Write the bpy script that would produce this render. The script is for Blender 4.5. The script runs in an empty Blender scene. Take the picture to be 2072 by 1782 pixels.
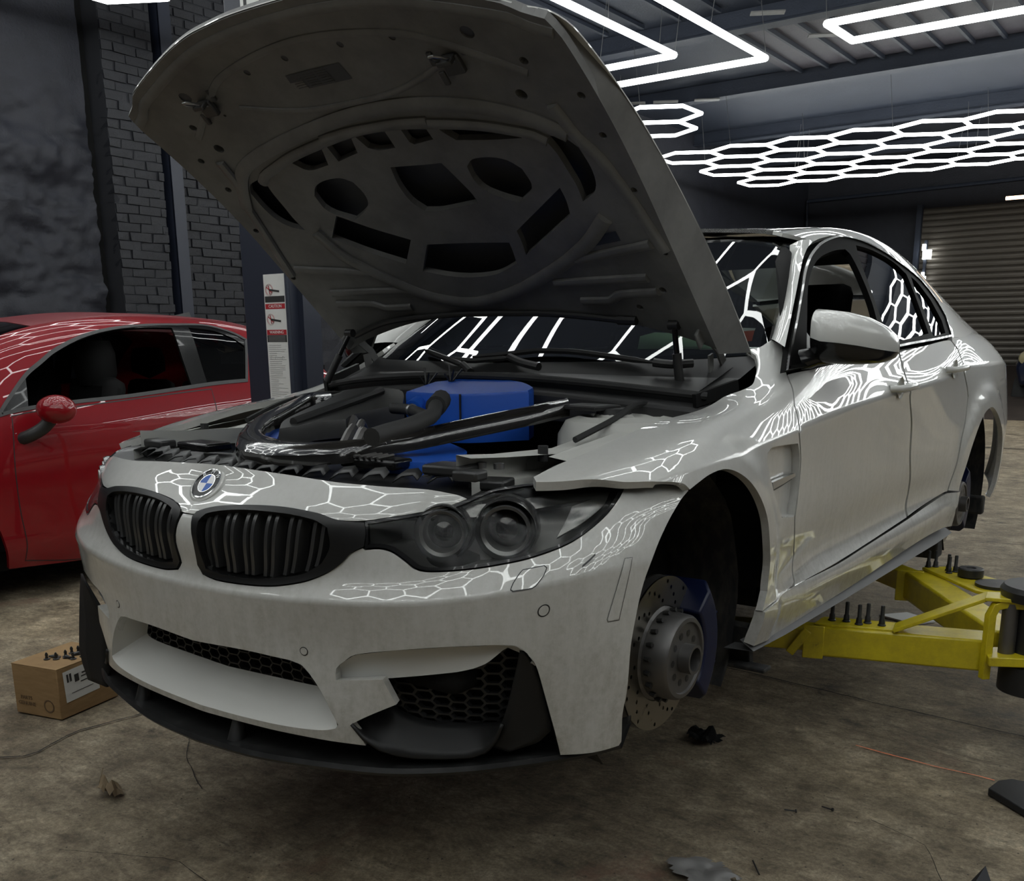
import bpy, bmesh, math, random
import numpy as np
from mathutils import Vector, Matrix, noise
from mathutils.geometry import delaunay_2d_cdt
random.seed(7)
SC = bpy.context.scene; COL = SC.collection
# ---------------- camera, world, exposure ----------------
cam_d = bpy.data.cameras.new('camera'); cam = bpy.data.objects.new('camera', cam_d); COL.objects.link(cam); SC.camera = cam
cam_d.sensor_width = 36; cam_d.lens = 1996.85 / 2072 * 36; cam_d.shift_y = 283.4 / 2072; cam_d.clip_start = .05; cam_d.clip_end = 200
LIFT = .27                                    # the white car stands this high on the lift arms
_yaw, _pit, _rol = -.63217, .23864, -.00829
_F = Vector((math.sin(_yaw) * math.cos(_pit), math.cos(_yaw) * math.cos(_pit), -math.sin(_pit)))
_r = Vector((math.cos(_yaw), -math.sin(_yaw), 0)); _u = _r.cross(_F)
_r, _u = math.cos(_rol) * _r + math.sin(_rol) * _u, -math.sin(_rol) * _r + math.cos(_rol) * _u
cam.matrix_world = Matrix(((_r.x, _u.x, -_F.x, 1.8773), (_r.y, _u.y, -_F.y, -2.1035), (_r.z, _u.z, -_F.z, 1.0321 + LIFT), (0, 0, 0, 1)))
W = bpy.data.worlds.new('world'); SC.world = W; W.use_nodes = True
W.node_tree.nodes['Background'].inputs[0].default_value = (.02, .024, .032, 1); W.node_tree.nodes['Background'].inputs[1].default_value = .3
SC.view_settings.view_transform = 'Standard'; SC.view_settings.look = 'None'; SC.view_settings.gamma = 1; SC.view_settings.use_curve_mapping = False
SC.view_settings.exposure = 0.15
LED = 9.0                                     # strength of the ceiling light tubes
# ---------------- materials ----------------
def mat(name, base=(.5, .5, .5), rough=.5, metal=0., coat=0., coat_r=.03, emit=None, es=0., spec=.5, alpha=1.):
    m = bpy.data.materials.new(name); m.use_nodes = True; b = m.node_tree.nodes['Principled BSDF']
    b.inputs['Base Color'].default_value = (*base, 1); b.inputs['Roughness'].default_value = rough; b.inputs['Metallic'].default_value = metal
    b.inputs['Coat Weight'].default_value = coat; b.inputs['Coat Roughness'].default_value = coat_r; b.inputs['Specular IOR Level'].default_value = spec
    if emit: b.inputs['Emission Color'].default_value = (*emit, 1); b.inputs['Emission Strength'].default_value = es
    return m
def nd(m, t, **k):
    n = m.node_tree.nodes.new(t)
    for a, b in k.items(): setattr(n, a, b)
    return n
def lk(m, a, b): m.node_tree.links.new(a, b)
def coords(m, which='Object', scale=None):
    c = nd(m, 'ShaderNodeTexCoord').outputs[which]
    if scale:
        mp = nd(m, 'ShaderNodeMapping'); mp.inputs['Scale'].default_value = scale; lk(m, c, mp.inputs['Vector']); c = mp.outputs[0]
    return c
def noise_n(m, co, sc, det=4, rough=.6, dist=0.):
    n = nd(m, 'ShaderNodeTexNoise'); n.inputs['Scale'].default_value = sc; n.inputs['Detail'].default_value = det; n.inputs['Roughness'].default_value = rough; n.inputs['Distortion'].default_value = dist
    lk(m, co, n.inputs['Vector']); return n.outputs['Fac']
def ramp(m, f, stops):
    r = nd(m, 'ShaderNodeValToRGB'); e = r.color_ramp.elements
    while len(e) < len(stops): e.new(.5)
    for i, (p, c) in enumerate(stops): e[i].position = p; e[i].color = (*c, 1) if len(c) == 3 else c
    lk(m, f, r.inputs[0]); return r.outputs[0]
def mix(m, f, a, b, mode='MIX'):
    x = nd(m, 'ShaderNodeMix', data_type='RGBA', blend_type=mode)
    for s, v in ((0, f), (6, a), (7, b)):
        if hasattr(v, 'is_output') or isinstance(v, bpy.types.NodeSocket): lk(m, v, x.inputs[s])
        else: x.inputs[s].default_value = v if s == 0 else (*v, 1)
    return x.outputs[2]
def bump(m, h, strength=.3, dist=.01):
    b = nd(m, 'ShaderNodeBump'); b.inputs['Strength'].default_value = strength; b.inputs['Distance'].default_value = dist
    lk(m, h, b.inputs['Height']); lk(m, b.outputs[0], m.node_tree.nodes['Principled BSDF'].inputs['Normal'])
def bs(m): return m.node_tree.nodes['Principled BSDF']
G = lambda v: (v, v, v)
def paint(name, base, dirt, amount=.5):
    m = mat(name, base, .38, coat=1., coat_r=.025); co = coords(m)
    st = noise_n(m, coords(m, scale=(6, 6, 1.2)), 5, 6, .7); fine = noise_n(m, co, 60, 5, .7)
    z = nd(m, 'ShaderNodeSeparateXYZ'); lk(m, co, z.inputs[0])
    mr = nd(m, 'ShaderNodeMapRange'); mr.inputs[1].default_value = .95; mr.inputs[2].default_value = .1; mr.inputs[3].default_value = 0; mr.inputs[4].default_value = amount; lk(m, z.outputs[2], mr.inputs[0])
    mu = nd(m, 'ShaderNodeMath', operation='MULTIPLY'); lk(m, mr.outputs[0], mu.inputs[0]); lk(m, ramp(m, st, [(.3, G(.25)), (.7, G(1))]), mu.inputs[1])
    mu2 = nd(m, 'ShaderNodeMath', operation='MULTIPLY'); lk(m, mu.outputs[0], mu2.inputs[0]); lk(m, ramp(m, fine, [(.35, G(.4)), (.65, G(1))]), mu2.inputs[1])
    lk(m, mix(m, mu2.outputs[0], base, dirt), bs(m).inputs['Base Color'])
    cw = nd(m, 'ShaderNodeMapRange'); cw.inputs[1].default_value = 0; cw.inputs[2].default_value = .5; cw.inputs[3].default_value = .006; cw.inputs[4].default_value = .05; lk(m, mu2.outputs[0], cw.inputs[0]); lk(m, cw.outputs[0], bs(m).inputs['Coat Roughness'])
    return m
M = {}
M['white'] = paint('white_paint', (.53, .53, .505), (.22, .20, .15), .85)
M['white_in_shade'] = mat('white_paint_inner_shade', (.2, .2, .18), .5)  # white paint darkened: the bonnet underside's shade is put into the colour
_m = M['white_in_shade']; lk(_m, ramp(_m, noise_n(_m, coords(_m), 7, 5, .65), [(.35, (.115, .115, .112)), (.6, (.165, .165, .16))]), bs(_m).inputs['Base Color'])
M['red'] = paint('red_paint', (.21, .0025, .007), (.07, .03, .025), .25); bs(M['red']).inputs['Specular IOR Level'].default_value = .15
M['black_gloss'] = mat('black_gloss', G(.006), .22, coat=.3, spec=.35)
M['black'] = mat('black_plastic', G(.018), .45)
M['black_matte'] = mat('black_matte', G(.006), .8, spec=.2)
M['trim'] = mat('grey_trim', G(.045), .5)
M['rubber'] = mat('rubber', G(.014), .7)
M['engine'] = mat('engine_plastic', G(.028), .38)
M['liner'] = mat('wheel_liner', (.012, .012, .012), .85)
_m = M['liner']; lk(_m, ramp(_m, noise_n(_m, coords(_m, scale=(3, 3, .8)), 9, 5), [(.45, (.008, .008, .009)), (.75, (.05, .045, .035))]), bs(_m).inputs['Base Color'])
def carbon(name, sc=260):
    m = mat(name, G(.02), .25, coat=1, coat_r=.04); c = nd(m, 'ShaderNodeTexChecker'); c.inputs['Scale'].default_value = sc
    c.inputs[1].default_value = (*G(.012), 1); c.inputs[2].default_value = (*G(.05), 1); lk(m, coords(m), c.inputs[0]); lk(m, c.outputs[0], bs(m).inputs['Base Color']); return m
M['carbon'] = carbon('carbon_fibre')
M['splitter'] = mat('splitter_black', G(.03), .4, coat=.2, coat_r=.2, spec=.3)
_m = M['splitter']; lk(_m, ramp(_m, noise_n(_m, coords(_m, scale=(1, 1, 3)), 14, 6, .7), [(.4, G(.009)), (.62, G(.02)), (.8, G(.06))]), bs(_m).inputs['Base Color'])
M['chrome'] = mat('chrome', G(.75), .12, 1.)
M['steel'] = mat('steel', G(.35), .38, 1.)
M['dull_steel'] = mat('dull_steel', (.16, .155, .15), .45, .8)
M['disc'] = mat('brake_disc_steel', (.30, .285, .25), .30, 1.); M['cavity_shade'] = mat('bonnet_cavity_shade', (.05, .052, .06), .6); M['surround'] = mat('window_surround_black', G(.003), .6, coat=.0, spec=.03)  # cavity: the same white paint, darkened for the shade inside the bonnet
M['blue'] = mat('blue_plastic', (.006, .075, .42), .42)
M['blue_dark'] = mat('blue_caliper', (.002, .006, .035), .4)
M['glass'] = mat('tinted_glass', G(.0), .02)
def glassy(name, tint, tr):
    m = bpy.data.materials.new(name); m.use_nodes = True; nt = m.node_tree; nt.nodes.clear()
    o = nd(m, 'ShaderNodeOutputMaterial'); t = nd(m, 'ShaderNodeBsdfTransparent'); t.inputs[0].default_value = (*tint, 1)
    g = nd(m, 'ShaderNodeBsdfGlossy'); g.inputs['Roughness'].default_value = .01; g.inputs[0].default_value = (.9, .9, .9, 1)
    f = nd(m, 'ShaderNodeFresnel'); f.inputs[0].default_value = tr; x = nd(m, 'ShaderNodeMixShader')
    lk(m, f.outputs[0], x.inputs[0]); lk(m, t.outputs[0], x.inputs[1]); lk(m, g.outputs[0], x.inputs[2]); lk(m, x.outputs[0], o.inputs[0]); return m
M['glass'] = glassy('tinted_glass', (.035, .037, .04), 1.55)
M['glass_clear'] = glassy('windscreen_glass', (.45, .50, .48), 1.55)
M['lens'] = glassy('lamp_lens', (.78, .78, .76), 1.3); M['lens'].node_tree.nodes['Glossy BSDF'].inputs['Roughness'].default_value = .16
M['led'] = mat('light_tube', G(.8), .5, emit=(.965, 1., .985), es=LED)
M['led_warm'] = mat('warm_tube', G(.8), .5, emit=(1., .62, .38), es=5)
M['yellow'] = mat('yellow_paint', (.62, .50, .012), .38, coat=.3, coat_r=.2)
_m = M['yellow']; lk(_m, ramp(_m, noise_n(_m, coords(_m), 11, 7, .75), [(.27, (.03, .028, .02)), (.33, (.48, .38, .012)), (.6, (.66, .54, .012))]), bs(_m).inputs['Base Color'])
M['card'] = mat('cardboard', (.36, .235, .115), .85)
_m = M['card']; lk(_m, ramp(_m, noise_n(_m, coords(_m, scale=(1, 1, 5)), 12, 5), [(.3, (.24, .145, .062)), (.7, (.32, .20, .09))]), bs(_m).inputs['Base Color'])
M['paper'] = mat('white_paper', (.62, .62, .60), .6)
M['ink'] = mat('black_ink', G(.02), .6); M['redink'] = mat('red_ink', (.35, .012, .02), .6); M['greyink'] = mat('grey_ink', G(.30), .6)
M['cardink'] = mat('brown_ink', (.13, .08, .04), .8)
M['post'] = mat('dark_blue_steel', (.017, .021, .036), .45)
M['silver'] = mat('silver_trim', G(.5), .3, 1.)
M['orange'] = mat('orange_plastic', (.45, .07, .02), .5)
M['badge_blue'] = mat('badge_blue', (.02, .10, .42), .45); M['badge_white'] = mat('badge_white', (.8, .8, .82), .5); M['badge_black'] = mat('badge_black', G(.008), .4)
# painted rubble / brick wall
def wall_mat(name, a, b, sc=3.):
    m = mat(name, a, .6); co = coords(m); lk(m, ramp(m, noise_n(m, co, sc, 8, .7), [(.3, a), (.7, b)]), bs(m).inputs['Base Color'])
    bump(m, noise_n(m, co, 45, 6, .7), .5, .01); return m
M['wall'] = wall_mat('dark_painted_wall', (.008, .009, .0145), (.015, .0165, .026), 6.)
M['brick'] = wall_mat('dark_painted_brick', (.006, .0068, .010), (.0115, .0125, .018), 14)
M['ceil'] = wall_mat('dark_ceiling', (.017, .023, .038), (.026, .034, .054), 1.2)
M['panel'] = wall_mat('grey_ceiling_sheet', (.05, .046, .060), (.082, .075, .095), 1.5)
M['door'] = mat('shutter_steel', (.10, .088, .072), .45, .3)
# concrete floor: mottled, stained, with fine cracks
m = M['floor'] = mat('concrete_floor', (.2, .17, .13), .8); co = coords(m)
n1 = noise_n(m, co, .9, 8, .62, .4); n2 = noise_n(m, co, 5.5, 9, .7); n3 = noise_n(m, co, 90, 9, .85); n7 = noise_n(m, coords(m, scale=(1, 2.2, 1)), 13, 8, .75, .6); n4 = noise_n(m, coords(m, scale=(1, 1.6, 1)), 1.9, 8, .7, 1.)
c = ramp(m, n2, [(.30, (.15, .113, .070)), (.44, (.34, .273, .180)), (.56, (.49, .40, .275)), (.72, (.76, .65, .47))])
c = mix(m, .55, c, ramp(m, n3, [(.38, G(.15)), (.5, G(.65)), (.62, G(1.3))]), 'MULTIPLY')
c = mix(m, .8, c, ramp(m, n7, [(.33, G(.45)), (.47, G(.9)), (.66, G(1.3))]), 'MULTIPLY')
c = mix(m, 1., c, ramp(m, n1, [(.30, (.50, .47, .44)), (.5, G(.95)), (.75, (1.15, 1.12, 1.05))]), 'MULTIPLY')
c = mix(m, ramp(m, n4, [(.30, G(.85)), (.40, G(0))]), c, (.035, .030, .025))
n5 = noise_n(m, co, 3.1, 7, .75, .5); c = mix(m, ramp(m, n5, [(.66, G(0)), (.74, G(.5))]), c, (.36, .33, .27))
n6 = noise_n(m, coords(m, scale=(1.5, 1, 1)), 1.3, 6, .7, .3); c = mix(m, ramp(m, n6, [(.60, G(0)), (.70, G(.5))]), c, (.26, .12, .08))
sp = nd(m, 'ShaderNodeTexVoronoi'); sp.inputs['Scale'].default_value = 26; lk(m, co, sp.inputs['Vector'])
c = mix(m, ramp(m, sp.outputs['Distance'], [(.05, G(.85)), (.09, G(0))]), c, (.02, .018, .015))
lk(m, c, bs(m).inputs['Base Color']); lk(m, ramp(m, n2, [(.3, G(.5)), (.7, G(.85))]), bs(m).inputs['Roughness']); bump(m, n3, .9, .008)
M['ramp_floor'] = wall_mat('dark_brown_concrete', (.03, .022, .018), (.06, .045, .036), 2.)
M['crack'] = mat('crack_dark', (.012, .010, .008), .9)
# ---------------- mesh helpers ----------------
class MB:
    """collects vertices and faces for ONE mesh object"""
    def __init__(s): s.v = []; s.f = []
    def add(s, v, f): n = len(s.v); s.v += [tuple(map(float, p)) for p in v]; s.f += [tuple(i + n for i in q) for q in f]; return s
    def box(s, c, d, R=None, taper=1.):
        x, y, z = [q / 2 for q in d]; v = []
        for dz in (-1, 1):
            k = taper if dz > 0 else 1
            for dx, dy in ((-1, -1), (1, -1), (1, 1), (-1, 1)): v.append(Vector((dx * x * k, dy * y * k, dz * z)))
        if R is not None: v = [R @ p for p in v]
        return s.add([p + Vector(c) for p in v], [(0, 3, 2, 1), (4, 5, 6, 7), (0, 1, 5, 4), (1, 2, 6, 5), (2, 3, 7, 6), (3, 0, 4, 7)])
    def bar(s, a, b, w, h, up=(0, 0, 1)):
        a = Vector(a); b = Vector(b); d = (b - a); L = d.length; d.normalize(); up = Vector(up); sd = d.cross(up)
        if sd.length < 1e-4: sd = Vector((1, 0, 0))
        sd.normalize(); up = sd.cross(d)
        v = [p + sd * i * w / 2 + up * j * h / 2 for p in (a, b) for i, j in ((-1, -1), (1, -1), (1, 1), (-1, 1))]
        return s.add(v, [(0, 3, 2, 1), (4, 5, 6, 7), (0, 1, 5, 4), (1, 2, 6, 5), (2, 3, 7, 6), (3, 0, 4, 7)][::1])
    def tube(s, pts, r, n=8, cap=True):
        pts = [Vector(p) for p in pts]; R = r if hasattr(r, '__len__') else [r] * len(pts); v = []; f = []; up = None
        for i, p in enumerate(pts):
            d = (pts[min(i + 1, len(pts) - 1)] - pts[max(i - 1, 0)]).normalized()
            if up is None: up = Vector((0, 0, 1)) if abs(d.z) < .9 else Vector((1, 0, 0))
            a = d.cross(up).normalized(); up = a.cross(d).normalized()
            for k in range(n): t = 2 * math.pi * k / n; v.append(p + (a * math.cos(t) + up * math.sin(t)) * R[i])
        for i in range(len(pts) - 1):
            for k in range(n): a = i * n + k; b = i * n + (k + 1) % n; f.append((a, a + n, b + n, b))
        if cap: f += [tuple(range(n)), tuple(range(len(v) - 1, len(v) - n - 1, -1))]
        return s.add(v, f)
    def lathe(s, prof, c, axis='z', n=24, R=None):
        """prof: (radius, height) pairs"""
        v = []; f = []
        for r, h in prof:
            for k in range(n):
                t = 2 * math.pi * k / n; x, y = r * math.cos(t), r * math.sin(t)
                p = {'z': (x, y, h), 'x': (h, x, y), 'y': (x, h, -y)}[axis] if isinstance(axis, str) else (x, y, h)
                p = Vector(p); p = R @ p if R is not None else p; v.append(p + Vector(c))
        for i in range(len(prof) - 1):
            for k in range(n): a = i * n + k; b = i * n + (k + 1) % n; f.append((a, b, b + n, a + n))
        return s.add(v, f)
    def prism(s, poly, z0, z1, fn=None, bev=0.):
        """polygon (x, y) extruded from z0 to z1; fn maps the points; bev shrinks the top"""
        n = len(poly); cx = sum(p[0] for p in poly) / n; cy = sum(p[1] for p in poly) / n
        q = lambda p, k: (cx + (p[0] - cx) * k, cy + (p[1] - cy) * k)
        sz = max(max(abs(p[0] - cx), abs(p[1] - cy)) for p in poly); k = 1 - bev / sz if sz else 1
        rings = [(1, z0), (1, z1 - (bev if z1 > z0 else -bev)), (k, z1)] if bev else [(1, z0), (1, z1)]
        v = [(*q(p, kk), z) for kk, z in rings for p in poly]
        if fn: v = [fn(*p) for p in v]
        f = [tuple(range(n))[::-1], tuple(range((len(rings) - 1) * n, len(rings) * n))]
        for j in range(len(rings) - 1):
            for i in range(n): f.append((j * n + i, j * n + (i + 1) % n, (j + 1) * n + (i + 1) % n, (j + 1) * n + i))
        return s.add(v, f)
    def build(s, name, m, parent=None, smooth=False, bevel=0., sub=0, recalc=True):
        me = bpy.data.meshes.new(name); me.from_pydata(s.v, [], s.f); me.update()
        if recalc:
            bm = bmesh.new(); bm.from_mesh(me); bmesh.ops.recalc_face_normals(bm, faces=bm.faces); bm.to_mesh(me); bm.free()
        o = bpy.data.objects.new(name, me); COL.objects.link(o); me.materials.append(M[m] if isinstance(m, str) else m)
        if bevel: b = o.modifiers.new('bevel', 'BEVEL'); b.width = bevel; b.segments = 2; b.limit_method = 'ANGLE'; b.angle_limit = .6
        if sub: b = o.modifiers.new('sub', 'SUBSURF'); b.levels = b.render_levels = sub
        if smooth or bevel or sub:
            me.polygons.foreach_set('use_smooth', [True] * len(me.polygons))
            if not sub: me.set_sharp_from_angle(angle=.7)
        if parent: o.parent = parent
        return o
def empty(name, loc=(0, 0, 0), rz=0.):
    o = bpy.data.objects.new(name, None); COL.objects.link(o); o.location = loc; o.rotation_euler = (0, 0, rz); o.empty_display_size = .1; return o
def tag(o, label=None, cat=None, group=None, kind=None):
    for k, v in (('label', label), ('category', cat), ('group', group), ('kind', kind)):
        if v: o[k] = v
    return o
def catmull(P, closed=False, step=.012, ang=38):
    """rounded outline through P; real corners (turning more than ang) stay sharp"""
    P = [np.array(p, float) for p in P]; n = len(P); out = []
    def corner(i):
        if not closed and i in (0, n - 1): return True
        a = P[i] - P[i - 1]; b = P[(i + 1) % n] - P[i]; c = a @ b / (np.linalg.norm(a) * np.linalg.norm(b) + 1e-12); return c < math.cos(math.radians(ang))
    for i in range(n if closed else n - 1):
        p1, p2 = P[i], P[(i + 1) % n]; L = np.linalg.norm(p2 - p1)
        p0 = P[i - 1] if not corner(i) else p1 - (p2 - p1); p3 = P[(i + 2) % n] if not corner((i + 1) % n) else p2 + (p2 - p1)
        k = max(1, int(L / step)); m1 = (p2 - p0) / 2 * min(1, L * 2 / (np.linalg.norm(p2 - p0) + 1e-9)); m2 = (p3 - p1) / 2 * min(1, L * 2 / (np.linalg.norm(p3 - p1) + 1e-9))
        for j in range(k):
            t = j / k; out.append((2*t**3 - 3*t*t + 1) * p1 + (t**3 - 2*t*t + t) * m1 + (-2*t**3 + 3*t*t) * p2 + (t**3 - t*t) * m2)
    if not closed: out.append(P[-1])
    return [tuple(p) for p in out]
def inside(q, poly):
    q = np.atleast_2d(q); P = np.array(poly); x, y = q[:, 0], q[:, 1]; r = np.zeros(len(q), bool); j = len(P) - 1
    for i in range(len(P)):
        a, b = P[i], P[j]
        if a[1] != b[1]: r ^= ((a[1] > y) != (b[1] > y)) & (x < (b[0] - a[0]) * (y - a[1]) / (b[1] - a[1]) + a[0])
        j = i
    return r
def area(p): p = np.array(p); x, y = p.T; return .5 * np.sum(x * np.roll(y, -1) - y * np.roll(x, -1))
def inset(poly, d):
    P = np.array(poly); s = 1 if area(P) > 0 else -1; n = len(P); out = []
    for i in range(n):
        a = P[i] - P[i - 1]; b = P[(i + 1) % n] - P[i]; a = a / (np.linalg.norm(a) + 1e-12); b = b / (np.linalg.norm(b) + 1e-12)
        t = a + b; t = t / (np.linalg.norm(t) + 1e-9); nn = np.array([-t[1], t[0]]) * s; out.append(tuple(P[i] + nn * d))
    return out
CEN = np.array([0, 1.4, .55])
def panel(name, S, outer, holes=(), m='white', parent=None, step=.02, off=0., flange=.012, mirror=False, flip=0, center=CEN, smooth_in=True, sym=False, loc_fn=None, both=False, closed_cr=True):
    """skin panel: an outline with holes in the (u, v) of surface S, meshed and given the surface's own normals"""
    O = catmull(outer, True, step * .6) if smooth_in else [tuple(p) for p in outer]
    H = [catmull(h, True, step * .6) if smooth_in else [tuple(p) for p in h] for h in holes]
    a = np.array(O); lo, hi = a.min(0), a.max(0)
    gu = np.arange(math.floor(lo[0] / step) * step, hi[0], step); gv = np.arange(math.floor(lo[1] / step) * step, hi[1], step)
    U, V = np.meshgrid(gu, gv); Q = np.stack([U.ravel(), V.ravel()], 1); k = inside(Q, O)
    for h in H: k &= ~inside(Q, h)
    Q = Q[k]; B = np.array(O + sum(H, []))
    if len(Q):
        d = np.min(np.hypot(Q[:, None, 0] - B[None, :, 0], Q[:, None, 1] - B[None, :, 1]), 1) if len(Q) * len(B) < 4e6 else np.ones(len(Q))
        Q = Q[d > step * .4]
    co = [Vector(p) for p in O]; ed = [(i, (i + 1) % len(O)) for i in range(len(O))]
    for h in H: n = len(co); co += [Vector(p) for p in h]; ed += [(n + i, n + (i + 1) % len(h)) for i in range(len(h))]
    co += [Vector(p) for p in Q]
    v2, _, f2, *_r = delaunay_2d_cdt(co, ed, [], 0, 1e-6)
    P = np.array([tuple(p) for p in v2]); F = np.array([t for t in f2 if len(t) == 3]); c = P[F].mean(1); k = inside(c, O)
    for h in H: k &= ~inside(c, h)
    F = F[k]; u, v = P[:, 0].copy(), P[:, 1]; sg = np.ones(len(u))
    if sym: sg = np.where(u < 0, -1., 1.); u = np.abs(u)
    X = S(u, v); N = S.normal(u, v)
    if sym: X[:, 0] *= sg; N[:, 0] *= sg; N *= sg[:, None]
    w = np.einsum('ij,ij->i', N, X - center); N *= np.where(np.median(np.sign(w) * 1.) < 0, -1, 1) if not sym else np.sign(w + 1e-9)[:, None]
    if flip: N = -N
    X = X + N * off
    if mirror: X = X * [-1, 1, 1]; N = N * [-1, 1, 1]
    if loc_fn: X = loc_fn(X)
    fn = np.cross(X[F[:, 1]] - X[F[:, 0]], X[F[:, 2]] - X[F[:, 0]]); bad = np.einsum('ij,ij->i', fn, N[F].sum(1)) < 0; F[bad] = F[bad][:, ::-1]
    verts = list(map(tuple, X)); faces = [tuple(map(int, t)) for t in F]; ln = [tuple(N[i]) for t in F for i in t]
    if flange:
        cnt = {}
        for t in faces:
            for i in range(3): e = (t[i], t[(i + 1) % 3]); cnt[e] = 1
        for (i, j) in [e for e in cnt if (e[1], e[0]) not in cnt]:
            n = len(verts); verts += [tuple(X[i]), tuple(X[j]), tuple(X[j] - N[j] * flange), tuple(X[i] - N[i] * flange)]
            faces.append((n, n + 3, n + 2, n + 1)); q = np.cross(X[j] - X[i], N[i]); q = tuple(q / (np.linalg.norm(q) + 1e-12)); ln += [q] * 4
    me = bpy.data.meshes.new(name); me.from_pydata(verts, [], faces); me.update()
    me.polygons.foreach_set('use_smooth', [True] * len(faces)); me.normals_split_custom_set(ln)
    me.materials.append(M[m]); o = bpy.data.objects.new(name, me); COL.objects.link(o)
    if parent: o.parent = parent
    return o
def strip(name, A, B, m, parent=None, mirror=False, n=3, bow=0., off=(0, 0, 0), thick=0.):
    """lofted strip between two 3-D curves with as many points"""
    A = np.array(A) + off; B = np.array(B) + off; v = []; f = []; k = len(A); s = np.array([-1, 1, 1]) if mirror else 1
    for j in range(n + 1):
        t = j / n; P = A * (1 - t) + B * t
        if bow:
            d = np.cross(B - A, np.gradient(A, axis=0)); d /= np.linalg.norm(d, axis=1)[:, None] + 1e-9
            d *= np.sign((d * (A - CEN)).sum(1))[:, None]; P = P + d * bow * 4 * t * (1 - t)
        v += list(P * s)
    for j in range(n):
        for i in range(k - 1): f.append((j * k + i, j * k + i + 1, (j + 1) * k + i + 1, (j + 1) * k + i))
    o = MB().add(v, f).build(name, m, parent, smooth=True)
    if thick: md = o.modifiers.new('solid', 'SOLIDIFY'); md.thickness = thick; md.offset = 0
    return o
def resamp(P, n):
    P = np.array(P, float); d = np.concatenate([[0], np.cumsum(np.linalg.norm(np.diff(P, axis=0), axis=1))]); t = np.linspace(0, d[-1], n)
    return np.stack([np.interp(t, d, P[:, i]) for i in range(P.shape[1])], 1)
def on(S, uv): a = np.array(uv); return S(a[:, 0], a[:, 1])
def text(s, size, m, parent=None, loc=(0, 0, 0), rot=(0, 0, 0), name='lettering', ext=.0006, align='CENTER', mw=None, sx=1.):
    c = bpy.data.curves.new(name, 'FONT'); c.body = s; c.size = size; c.extrude = ext; c.align_x = align; c.align_y = 'CENTER'; c.resolution_u = 2
    o = bpy.data.objects.new(name, c); COL.objects.link(o); bpy.context.view_layer.update()
    me = bpy.data.meshes.new_from_object(o); bpy.data.objects.remove(o); o = bpy.data.objects.new(name, me); COL.objects.link(o); me.materials.append(M[m])
    if mw is not None: me.transform(mw)
    else: o.location = loc; o.rotation_euler = rot; o.scale = (sx, 1, 1)
    if parent: o.parent = parent
    return o

# ---- numeric surfaces (car frame: x = the car's left, y = rearwards, z = up) ----
def ncs(t, Y):
    """natural cubic spline: returns f(ts) for rows Y over knots t"""
    t = np.asarray(t, float); Y = np.asarray(Y, float); n = len(t); h = np.diff(t)
    if n == 2:
        return lambda q: Y[0] + (np.asarray(q)[:, None] - t[0]) / h[0] * (Y[1] - Y[0])
    A = np.eye(n); B = np.zeros_like(Y)
    for i in range(1, n - 1):
        A[i, i - 1] = h[i - 1]; A[i, i] = 2 * (h[i - 1] + h[i]); A[i, i + 1] = h[i]
        B[i] = 6 * ((Y[i + 1] - Y[i]) / h[i] - (Y[i] - Y[i - 1]) / h[i - 1])
    M = np.linalg.solve(A, B)
    def f(q):
        q = np.asarray(q, float); k = np.clip(np.searchsorted(t, q, side='right') - 1, 0, n - 2)
        hh = h[k][:, None]; a = ((t[k + 1] - q)[:, None]) / hh; b = 1 - a
        return a * Y[k] + b * Y[k + 1] + ((a**3 - a) * M[k] + (b**3 - b) * M[k + 1]) * hh**2 / 6
    return f
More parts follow.
